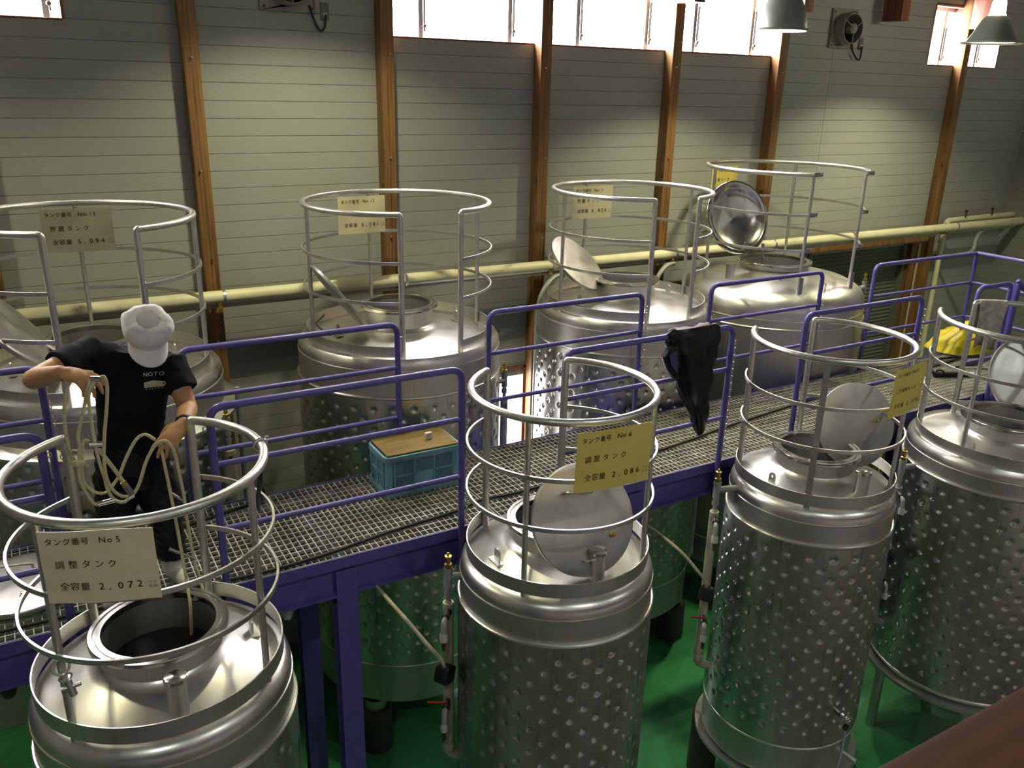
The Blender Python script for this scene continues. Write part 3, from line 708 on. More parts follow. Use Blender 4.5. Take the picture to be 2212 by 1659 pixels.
# ================================================================ exhaust fans
def fan(x, z, s, label, out):
    t = thing('exhaust_fan', (x, YW, z-s), label, 'fan', 'wall exhaust fans')
    b = B(); n = 32; R = s*.8
    pl = [(-s, -s), (s, -s), (s, s), (-s, s)]
    ring = [(R*math.cos(2*PI*k/n-3*PI/4), R*math.sin(2*PI*k/n-3*PI/4)) for k in range(n)]
    vs = []
    for y in (YW-.035, YW-.005): vs += [(x+p[0], y, z+p[1]) for p in pl]+[(x+p[0], y, z+p[1]) for p in ring]
    fs = []; m = 4+n
    for q in range(4):
        for k in range(q*8, q*8+8): fs += [(q, 4+k, 4+(k+1) % n), (m+q, m+4+(k+1) % n, m+4+k)]
        fs += [(q, 4+((q+1)*8) % n, (q+1) % 4), (m+q, m+(q+1) % 4, m+4+((q+1)*8) % n), (q, (q+1) % 4, m+(q+1) % 4, m+q)]
    b.add(vs, fs); b.build('mount_plate', 'fan_plate', t)
    for q in pl: B().lathe([(.012, 0), (.012, .008), (1e-4, .01)], (x+q[0]*.86, YW-.035, z+q[1]*.86), 8, (0, -1, 0)).build('bolt', 'valve_dark', t)
    B().lathe([(R*1.0, -.02), (R*1.02, .02), (R*.98, .15), (R*.93, .15), (R*.95, .0), (R*.93, -.05)], (x, YW-.035, z), 40, (0, -1, 0)).build('shroud', 'fan_plate', t)
    B().disc((x, YW-.012, z), R, 0, 32, (0, -1, 0)).build('dark_opening', 'black', t)
    hub = B().lathe([(R*.32, -.02), (R*.36, .05), (R*.34, .13), (R*.2, .16), (1e-4, .165)], (x, YW-.06, z), 24, (0, -1, 0)).build('motor', 'fan_plate', t)
    for k in range(5):
        a = 2*PI*k/5+.4; ca, sa = math.cos(a), math.sin(a); vs = []
        for (rr, w, tw) in ((.3, .10, .03), (.6, .2, .05), (.9, .24, .05)):
            for sg in (-1, 1): vs.append((x+R*(rr*ca-sg*w*sa), YW-.08+sg*tw, z+R*(rr*sa+sg*w*ca)))
        B().add(vs, [(0, 1, 3, 2), (2, 3, 5, 4)]).build('blade', 'valve_dark', t, smooth=0)
    for k in range(3):
        a = PI/6+2*PI*k/3; B().path(bend([(x+R*.3*math.cos(a), YW-.20, z+R*.3*math.sin(a)), (x+R*.98*math.cos(a), YW-.19, z+R*.98*math.sin(a)), (x+R*1.02*math.cos(a), YW-.03, z+R*1.02*math.sin(a))], .03), .008, 8).build('guard_bar', 'fan_plate', t)
    ox, oz = out
    b = B(); b.path(spline([(x+s*.75, YW-.05, z-s*.75), (x+s*.86, YW-.06, z-s*1.15), (ox-.07, YW-.05, z-s*1.55), (ox-.02, YW-.05, z-s*1.45), (ox, YW-.04, oz-.03)], 8), .011, 8); b.build('power_cord', 'rubber', t)
    o = box('wall_outlet', ox-.04, ox+.04, YW-.018, YW-.001, oz-.075, oz+.075, 'shutter', None, .004, label='dark wall outlet feeding the fan at ' + ('the right' if x > 5 else 'the top left'), cat='outlet', group='fan outlets', origin=(ox, YW, oz-.075))
    B().lathe([(.02, 0), (.018, .012), (1e-4, .014)], (ox, YW-.018, oz-.03), 14, (0, -1, 0)).build('plug_face', 'plastic_white', o)
fan(2.40, 6.60, .255, 'wall exhaust fan cut by the top edge with hanging cord', (2.745, 6.37))
fan(9.77, 6.565, .235, 'wall exhaust fan between the window strip and the small window', (10.17, 6.40))

# ================================================================ crate on the walkway
def crate():
    x0, x1, y0, y1, z0, z1 = 2.125, 2.735, 5.43, 5.79, GZ+.001, GZ+.325
    t = thing('plastic_crate', ((x0+x1)/2, (y0+y1)/2, z0), 'blue lattice plastic crate with a board on top', 'crate')
    b = B(); th = .014
    b.box(x0, x1, y0, y1, z0, z0+.012); b.build('base', 'crate', t)
    b = B()
    for x in (x0, x1):
        for y in (y0, y1): B().lathe([(.032, z0), (.035, z1-.03)], (x+(.03 if x == x0 else -.03), y+(.03 if y == y0 else -.03), 0), 16).build('corner_post', 'crate', t)
    def frame(P, name):
        B().path([Vector(p) for p in P], 1, closed=True, up=(0, 0, 1), prof=[(.022, .012), (-.022, .012), (-.022, -.006), (.022, -.006)]).build(name, 'crate', t)
    def loop(z, g=0.):
        r = .04; pts = []
        for cx_, cy_, a in ((x1-r, y1-r, 0), (x0+r, y1-r, 90), (x0+r, y0+r, 180), (x1-r, y0+r, 270)):
            for k in range(5): pts.append((cx_+(r+g)*math.cos(rad(a+k*22.5)), cy_+(r+g)*math.sin(rad(a+k*22.5)), z))
        return pts
    frame(loop(z1-.02, .004), 'top_rim'); frame(loop(z0+.022), 'bottom_rim')
    def side(o, u, L, n, plain):
        o = Vector(o); u = Vector(u); zA, zB = z0+.045, z1-.045; w = L/n; nn = Vector((u.y, -u.x, 0))
        rib = B()
        for k in range(n+1): p = o+u*(w*k); rib.path([p+Vector((0, 0, zA-.02)), p+Vector((0, 0, zB+.02))], 1, up=nn, prof=[(.010, .007), (-.006, .007), (-.006, -.007), (.010, -.007)])
        zm = (zA+zB)/2; rib.path([o+Vector((0, 0, zm)), o+u*L+Vector((0, 0, zm))], 1, up=nn, prof=[(.010, .006), (-.006, .006), (-.006, -.006), (.010, -.006)])
        rib.build('side_ribs', 'crate', t, smooth=0)
        for k in range(n):
            for r_ in range(2):
                lo, hi = (zA, zm) if r_ == 0 else (zm, zB); q = B(); p0 = o+u*(w*k)
                if (k, r_) in plain:
                    vs = [p0+nn*d+Vector((0, 0, z))+u*x for d in (-.003, .003) for z in (lo, hi) for x in (0, w)]
                    q.add(vs, [(0, 1, 3, 2), (4, 6, 7, 5), (0, 4, 5, 1), (2, 3, 7, 6)]); q.build('label_panel', 'crate', t, smooth=0); continue
                hgt = hi-lo; st = .021; c0 = -hgt
                while c0 < w:
                    for sg in (1, -1):
                        a = max(c0, 0); e = min(c0+hgt, w)
                        if e-a > .004:
                            za, ze = a-c0, e-c0
                            if sg < 0: za, ze = hgt-za, hgt-ze
                            q.path([p0+u*a+Vector((0, 0, lo+za)), p0+u*e+Vector((0, 0, lo+ze))], 1, up=nn, prof=[(.003, .0028), (-.003, .0028), (-.003, -.0028), (.003, -.0028)], cap=False)
                    c0 += st
                q.build('lattice_panel', 'crate', t, smooth=0)
    side((x0+.06, y0, 0), (1, 0, 0), x1-x0-.12, 3, {(1, 0)})
    side((x1-.06, y1, 0), (-1, 0, 0), x1-x0-.12, 3, {(1, 0)})
    side((x0, y1-.06, 0), (0, -1, 0), y1-y0-.12, 2, set()); side((x1, y0+.06, 0), (0, 1, 0), y1-y0-.12, 2, set())
    m_ = Matrix.Translation(((x0+x1)/2, (y0+y1)/2, z1+.004)) @ Matrix.Rotation(rad(-.8), 4, 'Z')
    B().box(-.295, .295, -.178, .178, 0, .012, m_).build('plywood_board', 'plywood', None, 'worn brown plywood board lying on the blue crate', 'board', smooth=0)
    m2 = Matrix.Translation((2.545, 5.60, z1+.0165)) @ Matrix.Rotation(rad(5), 4, 'Z')
    tb = thing('small_timer', (2.545, 5.60, z1+.0165), 'small white box standing on the plywood board', 'box')
    B().box(-.028, .028, -.014, .014, 0, .055, m2).build('case', 'plastic_white', tb, bev=.004)
    B().box(-.009, .009, -.016, -.013, .030, .038, m2).build('button', 'pvc_grey', tb, smooth=0)
crate()

# ================================================================ cloth hanging on rails
def cloth_loft(name, rows, m, label, cat, ncirc=44, folds=7, amp=.018, seed=1, thick=None, parent=None):
    """rows: (z, x0, x1, y_front, y_back); closed wrinkled loft"""
    b = B(); rn = random.Random(seed); ph = [rn.uniform(0, 6.28) for _ in range(4)]; V = []
    # densify
    R = []
    for i in range(len(rows)-1):
        for k in range(4):
            t = k/4; R.append([rows[i][j]*(1-t)+rows[i+1][j]*t for j in range(5)])
    R.append(list(rows[-1]))
    for z, x0, x1, yf, yb in R:
        for k in range(ncirc):
            a = 2*PI*k/ncirc; ca, sa = math.cos(a), math.sin(a)
            ca = math.copysign(abs(ca)**.7, ca); sa = math.copysign(abs(sa)**.7, sa)
            x = (x0+x1)/2+(x1-x0)/2*ca; y = (yf+yb)/2-(yb-yf)/2*sa
            w = amp*(math.sin(folds*a+ph[0]+z*6)*.6+math.sin(2.3*folds*a+ph[1]-z*9)*.3)+amp*1.2*noise.noise(Vector((x*9, y*9, z*9+seed)))
            sc = min(1, (x1-x0)/.2)
            V.append((x+ca*w*sc, y-sa*w*sc, z+.4*w))
    n = ncirc; fs = [(i*n+k, i*n+(k+1) % n, (i+1)*n+(k+1) % n, (i+1)*n+k) for i in range(len(R)-1) for k in range(n)]
    fs += [tuple(range(n-1, -1, -1)), tuple((len(R)-1)*n+k for k in range(n))]
    b.add(V, fs); return b.build(name, m, parent, label, cat, smooth=60)
jk = thing('rain_jacket', (4.4, 4.73, 3.0), 'black rain jacket draped over the purple front railing', 'jacket')
cloth_loft('jacket_body', [(4.035, 4.20, 4.62, 4.70, 4.77), (4.01, 4.14, 4.655, 4.675, 4.80), (3.93, 4.16, 4.655, 4.655, 4.82), (3.82, 4.19, 4.645, 4.645, 4.82), (3.70, 4.25, 4.60, 4.64, 4.80), (3.55, 4.30, 4.605, 4.65, 4.79), (3.40, 4.40, 4.615, 4.66, 4.775), (3.25, 4.48, 4.62, 4.67, 4.765), (3.13, 4.535, 4.605, 4.69, 4.755), (3.105, 4.55, 4.59, 4.70, 4.74)], 'rainwear', None, None, amp=.022, folds=5, parent=jk)
cloth_loft('jacket_sleeve', [(3.93, 4.12, 4.20, 4.65, 4.72), (3.85, 4.07, 4.20, 4.63, 4.72), (3.74, 4.12, 4.22, 4.63, 4.71), (3.66, 4.19, 4.24, 4.64, 4.70)], 'rainwear', None, None, amp=.012, folds=3, seed=4, parent=jk)
B().add([(4.085, 4.622, 3.875), (4.15, 4.615, 3.905), (4.175, 4.615, 3.80), (4.18, 4.62, 3.72), (4.115, 4.62, 3.79)], [(0, 1, 2, 3, 4)]).build('sleeve_lining', 'lining', jk, smooth=0)
def towel():
    cx_, cy_, zr = 7.269, 3.732, 3.977; r = .703
    rows = []
    a0, a1 = 79, 92
    b = B(); nx, ny = 16, 26; V = []
    for side_, off, L in ((-1, -.032, .40), (1, .032, .30)):
        pass
    prof = [(-.034, -.42), (-.036, -.3), (-.034, -.15), (-.031, -.04), (-.022, .020), (0, .030), (.022, .020), (.031, -.04), (.034, -.15), (.036, -.30)]
    for (d, h) in prof:
        for i in range(nx+1):
            t = i/nx; a = rad(67-(21-10*abs(h))*t); w = .012*math.sin(t*11+h*6)*(1 if abs(h) > .05 else .1)+.02*noise.noise(Vector((t*4, h*5, d*20)))*(abs(h) > .05)
            rr = r+d*(1+.6*abs(h)) + w
            V.append((cx_+rr*math.cos(a)+(.05*abs(h))*(1-2*t)*0, cy_+rr*math.sin(a), zr+h+.02*math.sin(t*5)*(h < -.35)))
    m = nx+1; fs = [(j*m+i, j*m+i+1, (j+1)*m+i+1, (j+1)*m+i) for j in range(len(prof)-1) for i in range(nx)]
    b.add(V, fs); o = b.build('hand_towel', 'towel', None, 'grey stained towel hung over the rightmost cage rail', 'towel', smooth=60)
    md = o.modifiers.new('th', 'SOLIDIFY'); md.thickness = .006
towel()
cloth_loft('yellow_tarp', [(2.80, 9.55, 10.75, 5.62, 6.25), (2.90, 9.62, 10.70, 5.65, 6.22), (2.98, 9.85, 10.60, 5.72, 6.15), (3.04, 10.05, 10.5, 5.8, 6.1), (3.07, 10.15, 10.4, 5.88, 6.02)], 'yellow', 'crumpled yellow plastic sheet heaped at the far end of the walkway', 'sheet', folds=4, amp=.05, seed=9)
def cable(name, pts, r, m, label, cat='cable', grp=None, sub=8): return B().path(spline(pts, sub), r, 8).build(name, m, None, label, cat, grp)
G2 = GZ+.014
cable('floor_cable', [(-1.6, 4.93, G2), (.2, 4.86, G2), (.75, 4.83, G2), (1.0, 4.81, G2), (1.43, 4.835, G2), (1.93, 4.92, G2), (2.48, 4.98, G2), (2.73, 5.05, G2), (3.1, 5.03, G2), (4.0, 5.10, G2), (4.87, 5.2, G2), (5.4, 5.29, G2), (6.38, 5.41, G2), (7.5, 5.5, G2), (8.7, 5.56, G2), (9.6, 5.65, G2)], .012, 'rubber', 'long black cable lying along the walkway grating')
cable('drop_cable', [(.904, 3.97, 4.01), (.885, 3.985, 3.95), (.875, 4.0, 3.82), (.90, 4.2, 3.62), (1.05, 4.9, 3.2), (1.25, 5.7, 2.95), (1.29, 5.84, G2+.01), (1.15, 5.77, G2), (.95, 5.72, G2), (.76, 5.67, G2), (.4, 5.6, G2)], .012, 'rubber', 'black cable hanging from the nearest cage to the grating')
cl = thing('cable_clamp', (.90, 3.96, 4.0), 'metal clamp gripping the nearest cage ring beside the cable', 'clamp')
b = B(); b.torus((.893, 4.0, 4.02), .030, .008, 20, 8, (0, 1, 0)); b.build('jaw', 'chrome', cl)
b = B(); b.tube((.905, 3.985, 4.05), (.905, 3.985, 3.97), .012); b.tube((.915, 3.99, 4.06), (.93, 3.98, 4.07), .007); b.build('screw', 'chrome', cl)
pg = thing('cable_plug', (8.75, 5.30, GZ), 'black cable coupling with white tip lying on the grating', 'plug')
b = B(); b.tube((8.66, 5.36, GZ+.03), (9.02, 5.19, GZ+.03), .03); b.build('body', 'rubber', pg)
b = B(); b.tube((9.02, 5.19, GZ+.03), (9.08, 5.165, GZ+.03), .024); b.build('tip', 'plastic_white', pg)
b = B(); b.torus((8.66, 5.37, GZ+.045), .05, .012, 18, 8, (.6, -.4, .6)); b.torus((8.72, 5.33, GZ+.045), .045, .010, 18, 8, (.8, .3, .4)); b.build('cord_loops', 'rubber', pg)
cable('coiled_cable', [(8.6, 5.40, G2), (8.75, 5.62, G2), (9.1, 5.75, G2), (9.6, 5.68, G2), (9.9, 5.5, G2), (9.5, 5.42, G2), (9.2, 5.45, G2)], .012, 'rubber', 'loose loop of black cable at the far end of the grating')

# ================================================================ cooling water pipe stands beside the tanks
def valve_top(t, x, y, z, h=.07):
    b = B(); b.lathe([(.022, 0), (.026, .02), (.026, .03), (.016, .035), (.016, h), (.024, h+.004), (.024, h+.018), (.008, h+.02), (.008, h+.04), (1e-4, h+.042)], (x, y, z), 12); return b.build('air_vent', 'brass', t)
def stand(x, y, zt, zb, tx, label, full=True, m='pvc', r=.036):
    """vertical coolant pipe at x,y; feeds the tank on its tx side"""
    t = thing('coolant_pipe', (x, y, max(FLOOR, zb-.2)), label, 'pipe', 'coolant pipe stands')
    s = 1 if tx > x else -1
    B().path(bend([(x, y, zt-.12), (x, y, zb), (x+s*.11, y-.02, zb-.06)], .05), r, 14).build('riser', m, t)
    B().lathe([(r+.006, -.035), (r+.008, -.03), (r+.008, .03), (r+.006, .035)], (x, y, zb+.06), 16).build('coupling', m, t)
    B().lathe([(1e-4, zt-.095), (.02, zt-.10), (r, zt-.16), (r, zt-.2)], (x, y, 0), 14).build('reducer', m, t)
    v = B(); v.tube((x, y, zt-.12), (x, y, zt+.02), .018); v.lathe([(.026, -.02), (.026, .02)], (x, y, zt-.04), 14); v.build('nipple', 'pvc_grey', t)
    te = B(); te.tube((x, y, zt+.0), (x, y, zt+.14), .028); te.tube((x, y, zt+.07), (x+s*.16, y-.06, zt+.075), .026); te.lathe([(.032, -.012), (.032, .012)], (x, y, zt+.13), 14); te.build('tee', 'pvc_grey', t)
    valve_top(t, x, y, zt+.14)
    if full:
        for z, lev in ((zt-.16, 0), (zb+.48, 1)):
            p = Vector((x-.02, y-.03, z)); d = Vector((-.6, -.8, -.1)).normalized(); q = p+d*.09
            b = B(); b.tube(p, q, .019); b.lathe([(.026, -.02), (.026, .02)], p+d*.055, 12, d); br = b.build('ball_valve', 'valve_dark', t)
            b = B(); b.path(bend([q, q+d*.035, q+d*.045+Vector((0, 0, -.10))], .03, 5), .018, 10); b.build('outlet_elbow', 'pvc_grey', t)
            e = q+d*.045+Vector((0, 0, -.10)); b = B(); b.lathe([(.025, -.03), (.027, 0), (.022, .035)], e, 14); b.build('union', 'pvc_white', t)
            b = B(); b.lathe([(.014, -.10), (.012, -.085), (.015, -.08), (.012, -.065), (.015, -.06), (.012, -.03)], e, 10); b.build('hose_barb', 'valve_dark', t)
            if lev: B().path([p+d*.055+Vector((0, 0, .03)), p+d*.055+Vector((-.03, 0, .04)), p+d*.055+Vector((-.13, .02, .07))], .008, 8).build('lever', 'red', t)
        # actuator box
        z = zb+.74; m_ = Matrix.Translation((x-.06, y-.07, z)) @ Matrix.Rotation(rad(30), 4, 'Z') @ Matrix.Rotation(rad(15), 4, 'Y')
        ab = B().box(-.055, .055, -.05, .05, -.055, .055, m_).build('actuator', 'black', t, bev=.012)
        B().box(.052, .058, -.018, .022, -.04, .02, m_).build('nameplate', 'plastic_white', ab, smooth=0)
        B().tube((x-.03, y-.03, z-.02), (x, y, z-.03), .014).build('stub', 'brass', t)
        p = m_ @ Vector((-.02, 0, .05))
        B().path(spline([p, p+Vector((-.03, -.01, .08)), p+Vector((-.11, .05, .20)), p+Vector((-.18, .16, .31)), p+Vector((-.24, .40, .385)), p+Vector((-.26, .75, .39))], 8), .014, 8).build('signal_hose', 'pvc', t)
    return t
stand(2.085, 4.30, 2.66, 1.30, 2.7, 'cream coolant riser with valves left of tank six')
stand(4.46, 4.35, 2.72, 1.16, 5.2, 'cream coolant riser with red lever left of tank seven')
stand(6.42, 4.10, 2.60, 1.1, 7.2, 'grey coolant riser squeezed between tank seven and the rightmost tank', m='pvc_grey')
stand(1.145, 6.20, 3.20, .3, .4, 'pale vertical pipe with brass vent left of tank twelve', full=False, m='pvc', r=.052)
stand(3.745, 6.50, 3.08, .6, 3.0, 'pale vertical pipe with vent between tanks twelve and eleven', full=False, m='pvc_white')
stand(6.28, 6.45, 3.26, .6, 5.9, 'white vertical pipe with vent between tank eleven and the smooth tank', full=False, m='pvc_white')
stand(9.06, 6.75, 3.42, -.25, 8.4, 'white vertical pipe right of the smooth tank', full=False, m='pvc_white')
tube('steel_conduit', (1.33, 6.62, FLOOR), (1.33, 6.62, 3.42), .022, 'conduit', label='thin grey conduit standing left of tank twelve', cat='conduit')
def tap():
    t = thing('sampling_tap', (5.12, 3.42, 1.0), 'chrome sampling tap sticking out low on tank seven', 'tap')
    d = Vector((-.10, -1, 0)).normalized(); p = Vector((5.11, 3.425, 1.085))
    b = B(); b.lathe([(.05, -.02), (.05, .004), (.02, .008), (.02, .05)], p, 20, d); b.build('boss', 'steel_dark', t)
    b = B(); b.tube(p, p+d*.13, .014); b.sphere(p+d*.12, .034, 14, 9); b.lathe([(.03, -.012), (.03, .012)], p+d*.08, 14, d); b.build('tap_body', 'chrome', t)
    b = B(); b.tube(p+d*.12, p+d*.12+Vector((0, 0, -.10)), .012); b.lathe([(.02, -.01), (.02, .02)], p+d*.12+Vector((0, 0, -.08)), 12); b.build('spout', 'valve_dark', t)
    q = p+d*.12+Vector((0, 0, -.10)); b = B(); b.path(spline([q, q+Vector((-.03, -.02, -.2)), q+Vector((-.09, -.03, -.6)), q+Vector((-.12, -.03, -1.2))], 6), .012, 8); b.build('drain_hose', 'pvc_grey', t)
    t = thing('drain_stub', (5.33, 3.45, .55), 'short open steel pipe stub below the sampling tap', 'pipe stub')
    B().lathe([(.026, -.03), (.026, .10), (.032, .10), (.032, .115), (.02, .115), (.02, .0)], (5.32, 3.43, .56), 18, (.2, -1, -.15)).build('pipe_stub', 'steel_pipe', t)
tap()
for x, m_, lab in ((1.18, 'pvc_white', 'white capped pipe end hanging under the walkway beam'), (-.45, 'valve_dark', 'dark threaded pipe end under the walkway at the left')):
    t = thing('pipe_end', (x, 4.92, 2.30), lab, 'pipe end')
    B().lathe([(1e-4, 2.33), (.03, 2.335), (.045, 2.37), (.05, 2.42), (.05, 2.47)], (x, 4.92, 0), 20).build('cap', m_, t)
    B().lathe([(.052, 2.46), (.052, 2.485), (.03, 2.485), (.03, 2.56)], (x, 4.92, 0), 20).build('collar', 'valve_dark', t)

# ================================================================ gallery rail in front of the camera
gr = thing('gallery_handrail', (3, .27, 4.0), 'dark brown wooden handrail crossing the bottom right corner', 'handrail')
box('hand_rail', -3.5, 9, .19, .37, 5.08, 5.15, 'wood_rail', gr, .008)
box('lower_rail', -3.5, 9, .25, .31, 4.3, 4.36, 'wood_rail', gr)
for x in np.arange(-3, 9, 1.2): box('baluster', x-.03, x+.03, .25, .31, 4.0, 5.08, 'wood_rail', gr)
tag(box('gallery_floor', -4.9, 14.3, -3.1, .33, 3.88, 4.0, 'wood_rail'), kind='structure')

# ================================================================ worker
def organic(shapes, voxel, it=4, disp=0., seed=0.):
    """union of tapered capsules / lofts remeshed into one continuous surface"""
    b = B()
    for s in shapes:
        if s[0] == 'cap':
            _, p, q, rp, rq = s[:5]; flat = len(s) > 5 and s[5]
            b.path([Vector(p), Vector(p).lerp(Vector(q), .5), q], [rp, (rp+rq)/2, rq], 18)
            if not flat: b.sphere(p, rp, 18, 12); b.sphere(q, rq, 18, 12)
        elif s[0] == 'chain':
            _, pts, rs = s[:3]
            for k in range(len(pts)-1):
                b.path([pts[k], pts[k+1]], [rs[k], rs[k+1]], 14); b.sphere(pts[k], rs[k], 14, 10)
            b.sphere(pts[-1], rs[-1], 14, 10)
        elif s[0] == 'ell': _, c, sc, mt = s; b.sphere(c, 1, 22, 14, sc, mt)
        elif s[0] == 'loft':
            rings = s[1]; n = 26; vs = []
            for c, rx, ry, tx in rings:
                for k in range(n):
                    a = 2*PI*k/n; ca, sa = math.cos(a), math.sin(a)
                    ca = math.copysign(abs(ca)**.85, ca); sa = math.copysign(abs(sa)**.85, sa)
                    vs.append(Vector(c)+Vector((rx*ca, ry*sa, tx*ca)))
            m = len(rings); fs = [(i*n+k, i*n+(k+1) % n, (i+1)*n+(k+1) % n, (i+1)*n+k) for i in range(m-1) for k in range(n)]
            fs += [tuple(range(n-1, -1, -1)), tuple((m-1)*n+k for k in range(n))]; b.add(vs, fs)
    me = bpy.data.meshes.new('tmp'); me.from_pydata([tuple(v) for v in b.v], [], b.f)
    bm = bmesh.new(); bm.from_mesh(me); bmesh.ops.recalc_face_normals(bm, faces=bm.faces); bm.to_mesh(me); bm.free()
    o = bpy.data.objects.new('tmp', me); COL.objects.link(o)
    r = o.modifiers.new('r', 'REMESH'); r.mode = 'VOXEL'; r.voxel_size = voxel
    sm = o.modifiers.new('s', 'SMOOTH'); sm.factor = .5; sm.iterations = it
    dg = bpy.context.evaluated_depsgraph_get(); dg.update()
    out = bpy.data.meshes.new_from_object(o.evaluated_get(dg)); bpy.data.objects.remove(o); bpy.data.meshes.remove(me)
    if disp:
        nn = [v.normal.copy() for v in out.vertices]
        for v, q in zip(out.vertices, nn):
            c = v.co; w = noise.noise(Vector((c.x*7+seed, c.y*7, c.z*5)))*.7+abs(noise.noise(Vector((c.x*11, c.y*11+seed, c.z*16+c.x*9))))*.9-.35
            v.co = c+q*disp*w
    return out
def put(name, me, m, parent, label=None):
    o0 = Vector(parent['_w']); me.transform(Matrix.Translation(-o0)); me.materials.clear(); me.materials.append(M[m])
    o = link(name, me, None, o0, parent, label, smooth=70); return o
def hand(w, d, up, curls, thumb_side, spread=.10, s=1.11):
    """palm and five fingers; w wrist, d pointing direction, up back of the hand"""
    w = Vector(w); d = Vector(d).normalized(); up = Vector(up); up = (up-d*up.dot(d)).normalized(); sd = d.cross(up)*thumb_side
    out = []; kn = w+d*.092*s
    mt = Matrix((sd, d, up)).transposed()
    out.append(('ell', w+d*.052*s, (.042*s, .056*s, .019*s), mt))
    out.append(('cap', w, w+d*.03*s, .026*s, .026*s))
    lens = ((.044, .028, .021), (.049, .031, .023), (.046, .029, .022), (.036, .022, .019))
    for i in range(4):
        off = (.031-.0205*i)*s; base = kn+sd*off-d*(.004, 0, .003, .012)[i]*s
        ang = 0; p = base; pts = [w+d*.06*s+sd*off*.8, base]; rs = [.0105*s, .0102*s]
        fd = (d+sd*(.5-i/3)*spread).normalized()
        for j in range(3):
            ang += curls[i][j]; dr = fd*math.cos(ang)-up*math.sin(ang); p = p+dr*lens[i][j]*s; pts.append(p); rs.append((.0098, .0088, .0075)[j]*s)
        out.append(('chain', pts, rs))
    b0 = w+d*.022*s+sd*.022*s
    t1 = b0+(d*.55+sd*.65-up*.45).normalized()*.042*s; t2 = t1+(d*.85+sd*.12-up*.5).normalized()*.032*s; t3 = t2+(d*.9-sd*.22-up*.35).normalized()*.025*s
    out.append(('chain', [b0, t1, t2, t3], [.0155*s, .0125*s, .0108*s, .0088*s])); return out
def worker():
    t = thing('person', (.34, 5.0, GZ), 'worker in dark shirt and white cap bending over the nearest tank with rope', 'person')
    rsh, rel, rwr = (.235, 4.965, 4.335), (-.050, 4.735, 4.285), (.068, 4.515, 4.372)
    lsh, lel, lwr = (.640, 4.925, 4.215), (.680, 4.775, 3.985), (.618, 4.545, 3.988)
    hc = Vector((.515, 4.785, 4.420)); ax = Vector((.05, -.60, .80)).normalized(); fd = (Vector((.02, -1, 0))-ax*Vector((.02, -1, 0)).dot(ax)).normalized(); sd = fd.cross(ax)
    hm = Matrix((sd, fd, ax)).transposed()
    def H(a, b_, c): return hc+sd*a+fd*b_+ax*c
    sh = [('loft', [((.38, 5.10, 3.50), .15, .10, 0), ((.395, 5.11, 3.66), .155, .105, 0), ((.41, 5.09, 3.85), .135, .095, 0), ((.435, 5.05, 4.05), .15, .10, -.01), ((.445, 5.01, 4.18), .155, .085, -.05), ((.45, 5.0, 4.235), .11, .06, -.04)]),
          ('cap', (.455, 4.98, 4.22), H(0, -.03, -.07), .058, .056),
          ('ell', H(0, 0, .0), (.083, .100, .125), hm), ('ell', H(0, .045, -.06), (.060, .062, .075), hm),
          ('cap', H(0, .10, -.005), H(0, .118, -.035), .011, .016), ('cap', H(-.03, .098, -.085), H(.03, .098, -.085), .012, .012),
          ('ell', H(.088, -.012, -.02), (.013, .024, .035), hm), ('ell', H(-.088, -.012, -.02), (.013, .024, .035), hm),
          ('chain', [Vector(rsh), Vector(rsh).lerp(Vector(rel), .5), Vector(rel), Vector(rel).lerp(Vector(rwr), .3), Vector(rwr)], [.062, .060, .052, .055, .036]),
          ('chain', [Vector(lsh), Vector(lsh).lerp(Vector(lel), .5), Vector(lel), Vector(lel).lerp(Vector(lwr), .3), Vector(lwr)], [.062, .060, .053, .055, .037]),
          ('chain', [Vector((.475, 5.10, 3.52)), Vector((.51, 5.03, 3.18)), Vector((.525, 5.06, 2.88))], [.105, .068, .045]),
          ('chain', [Vector((.29, 5.10, 3.52)), Vector((.21, 5.03, 3.18)), Vector((.15, 5.02, 2.88))], [.105, .068, .045])]
    sh += hand(rwr, (.83, -.52, -.16), (.05, -.35, .93), ((.40, .45, .35), (.55, .5, .35), (.70, .55, .4), (.85, .6, .45)), -1, .28, 1.28)
    sh += hand(lwr, (-.70, -.62, -.34), (.15, -.35, .92), ((.20, .40, .35), (.40, .5, .4), (.55, .55, .4), (.7, .6, .45)), 1, .30, 1.28)
    put('body', organic(sh, .0075, 3), 'skin', t)
    for sgn in (-1, 1):
        b = B(); b.sphere(H(.034*sgn, .090, -.022), .011, 12, 8); b.build('eye', 'liquid', t)
    # shirt
    R0, R1 = Vector(rsh), Vector(rel); L0, L1 = Vector(lsh), Vector(lel)
    st = [('loft', [((.385, 5.10, 3.46), .195, .142, 0), ((.39, 5.11, 3.62), .198, .148, 0), ((.405, 5.09, 3.82), .182, .142, 0), ((.43, 5.045, 4.03), .200, .150, -.01), ((.445, 5.0, 4.17), .205, .14, -.04), ((.45, 4.985, 4.26), .175, .11, -.055), ((.452, 4.972, 4.315), .105, .09, -.03)]),
          ('cap', (.34, 4.985, 4.285), R0+(R1-R0)*.12, .080, .086), ('cap', R0-(R1-R0)*.1, R0+(R1-R0)*.58, .084, .088, True),
          ('cap', (.55, 4.965, 4.235), L0+(L1-L0)*.12, .084, .090), ('cap', L0-(L1-L0)*.1, L0+(L1-L0)*.60, .086, .094, True)]
    sm = organic(st, .009, 5, .011, 3.1)
    bv = BVHTree.FromPolygons([v.co.copy() for v in sm.vertices], [tuple(p.vertices) for p in sm.polygons])
    shirt = put('shirt', sm, 'navy', t)
    # print on the chest, laid on the cloth
    cn = Vector((.05, -1.0, .28)).normalized(); cu = Vector((1, .04, -.06)); cu = (cu-cn*cu.dot(cn)).normalized(); cv = cn.cross(cu)
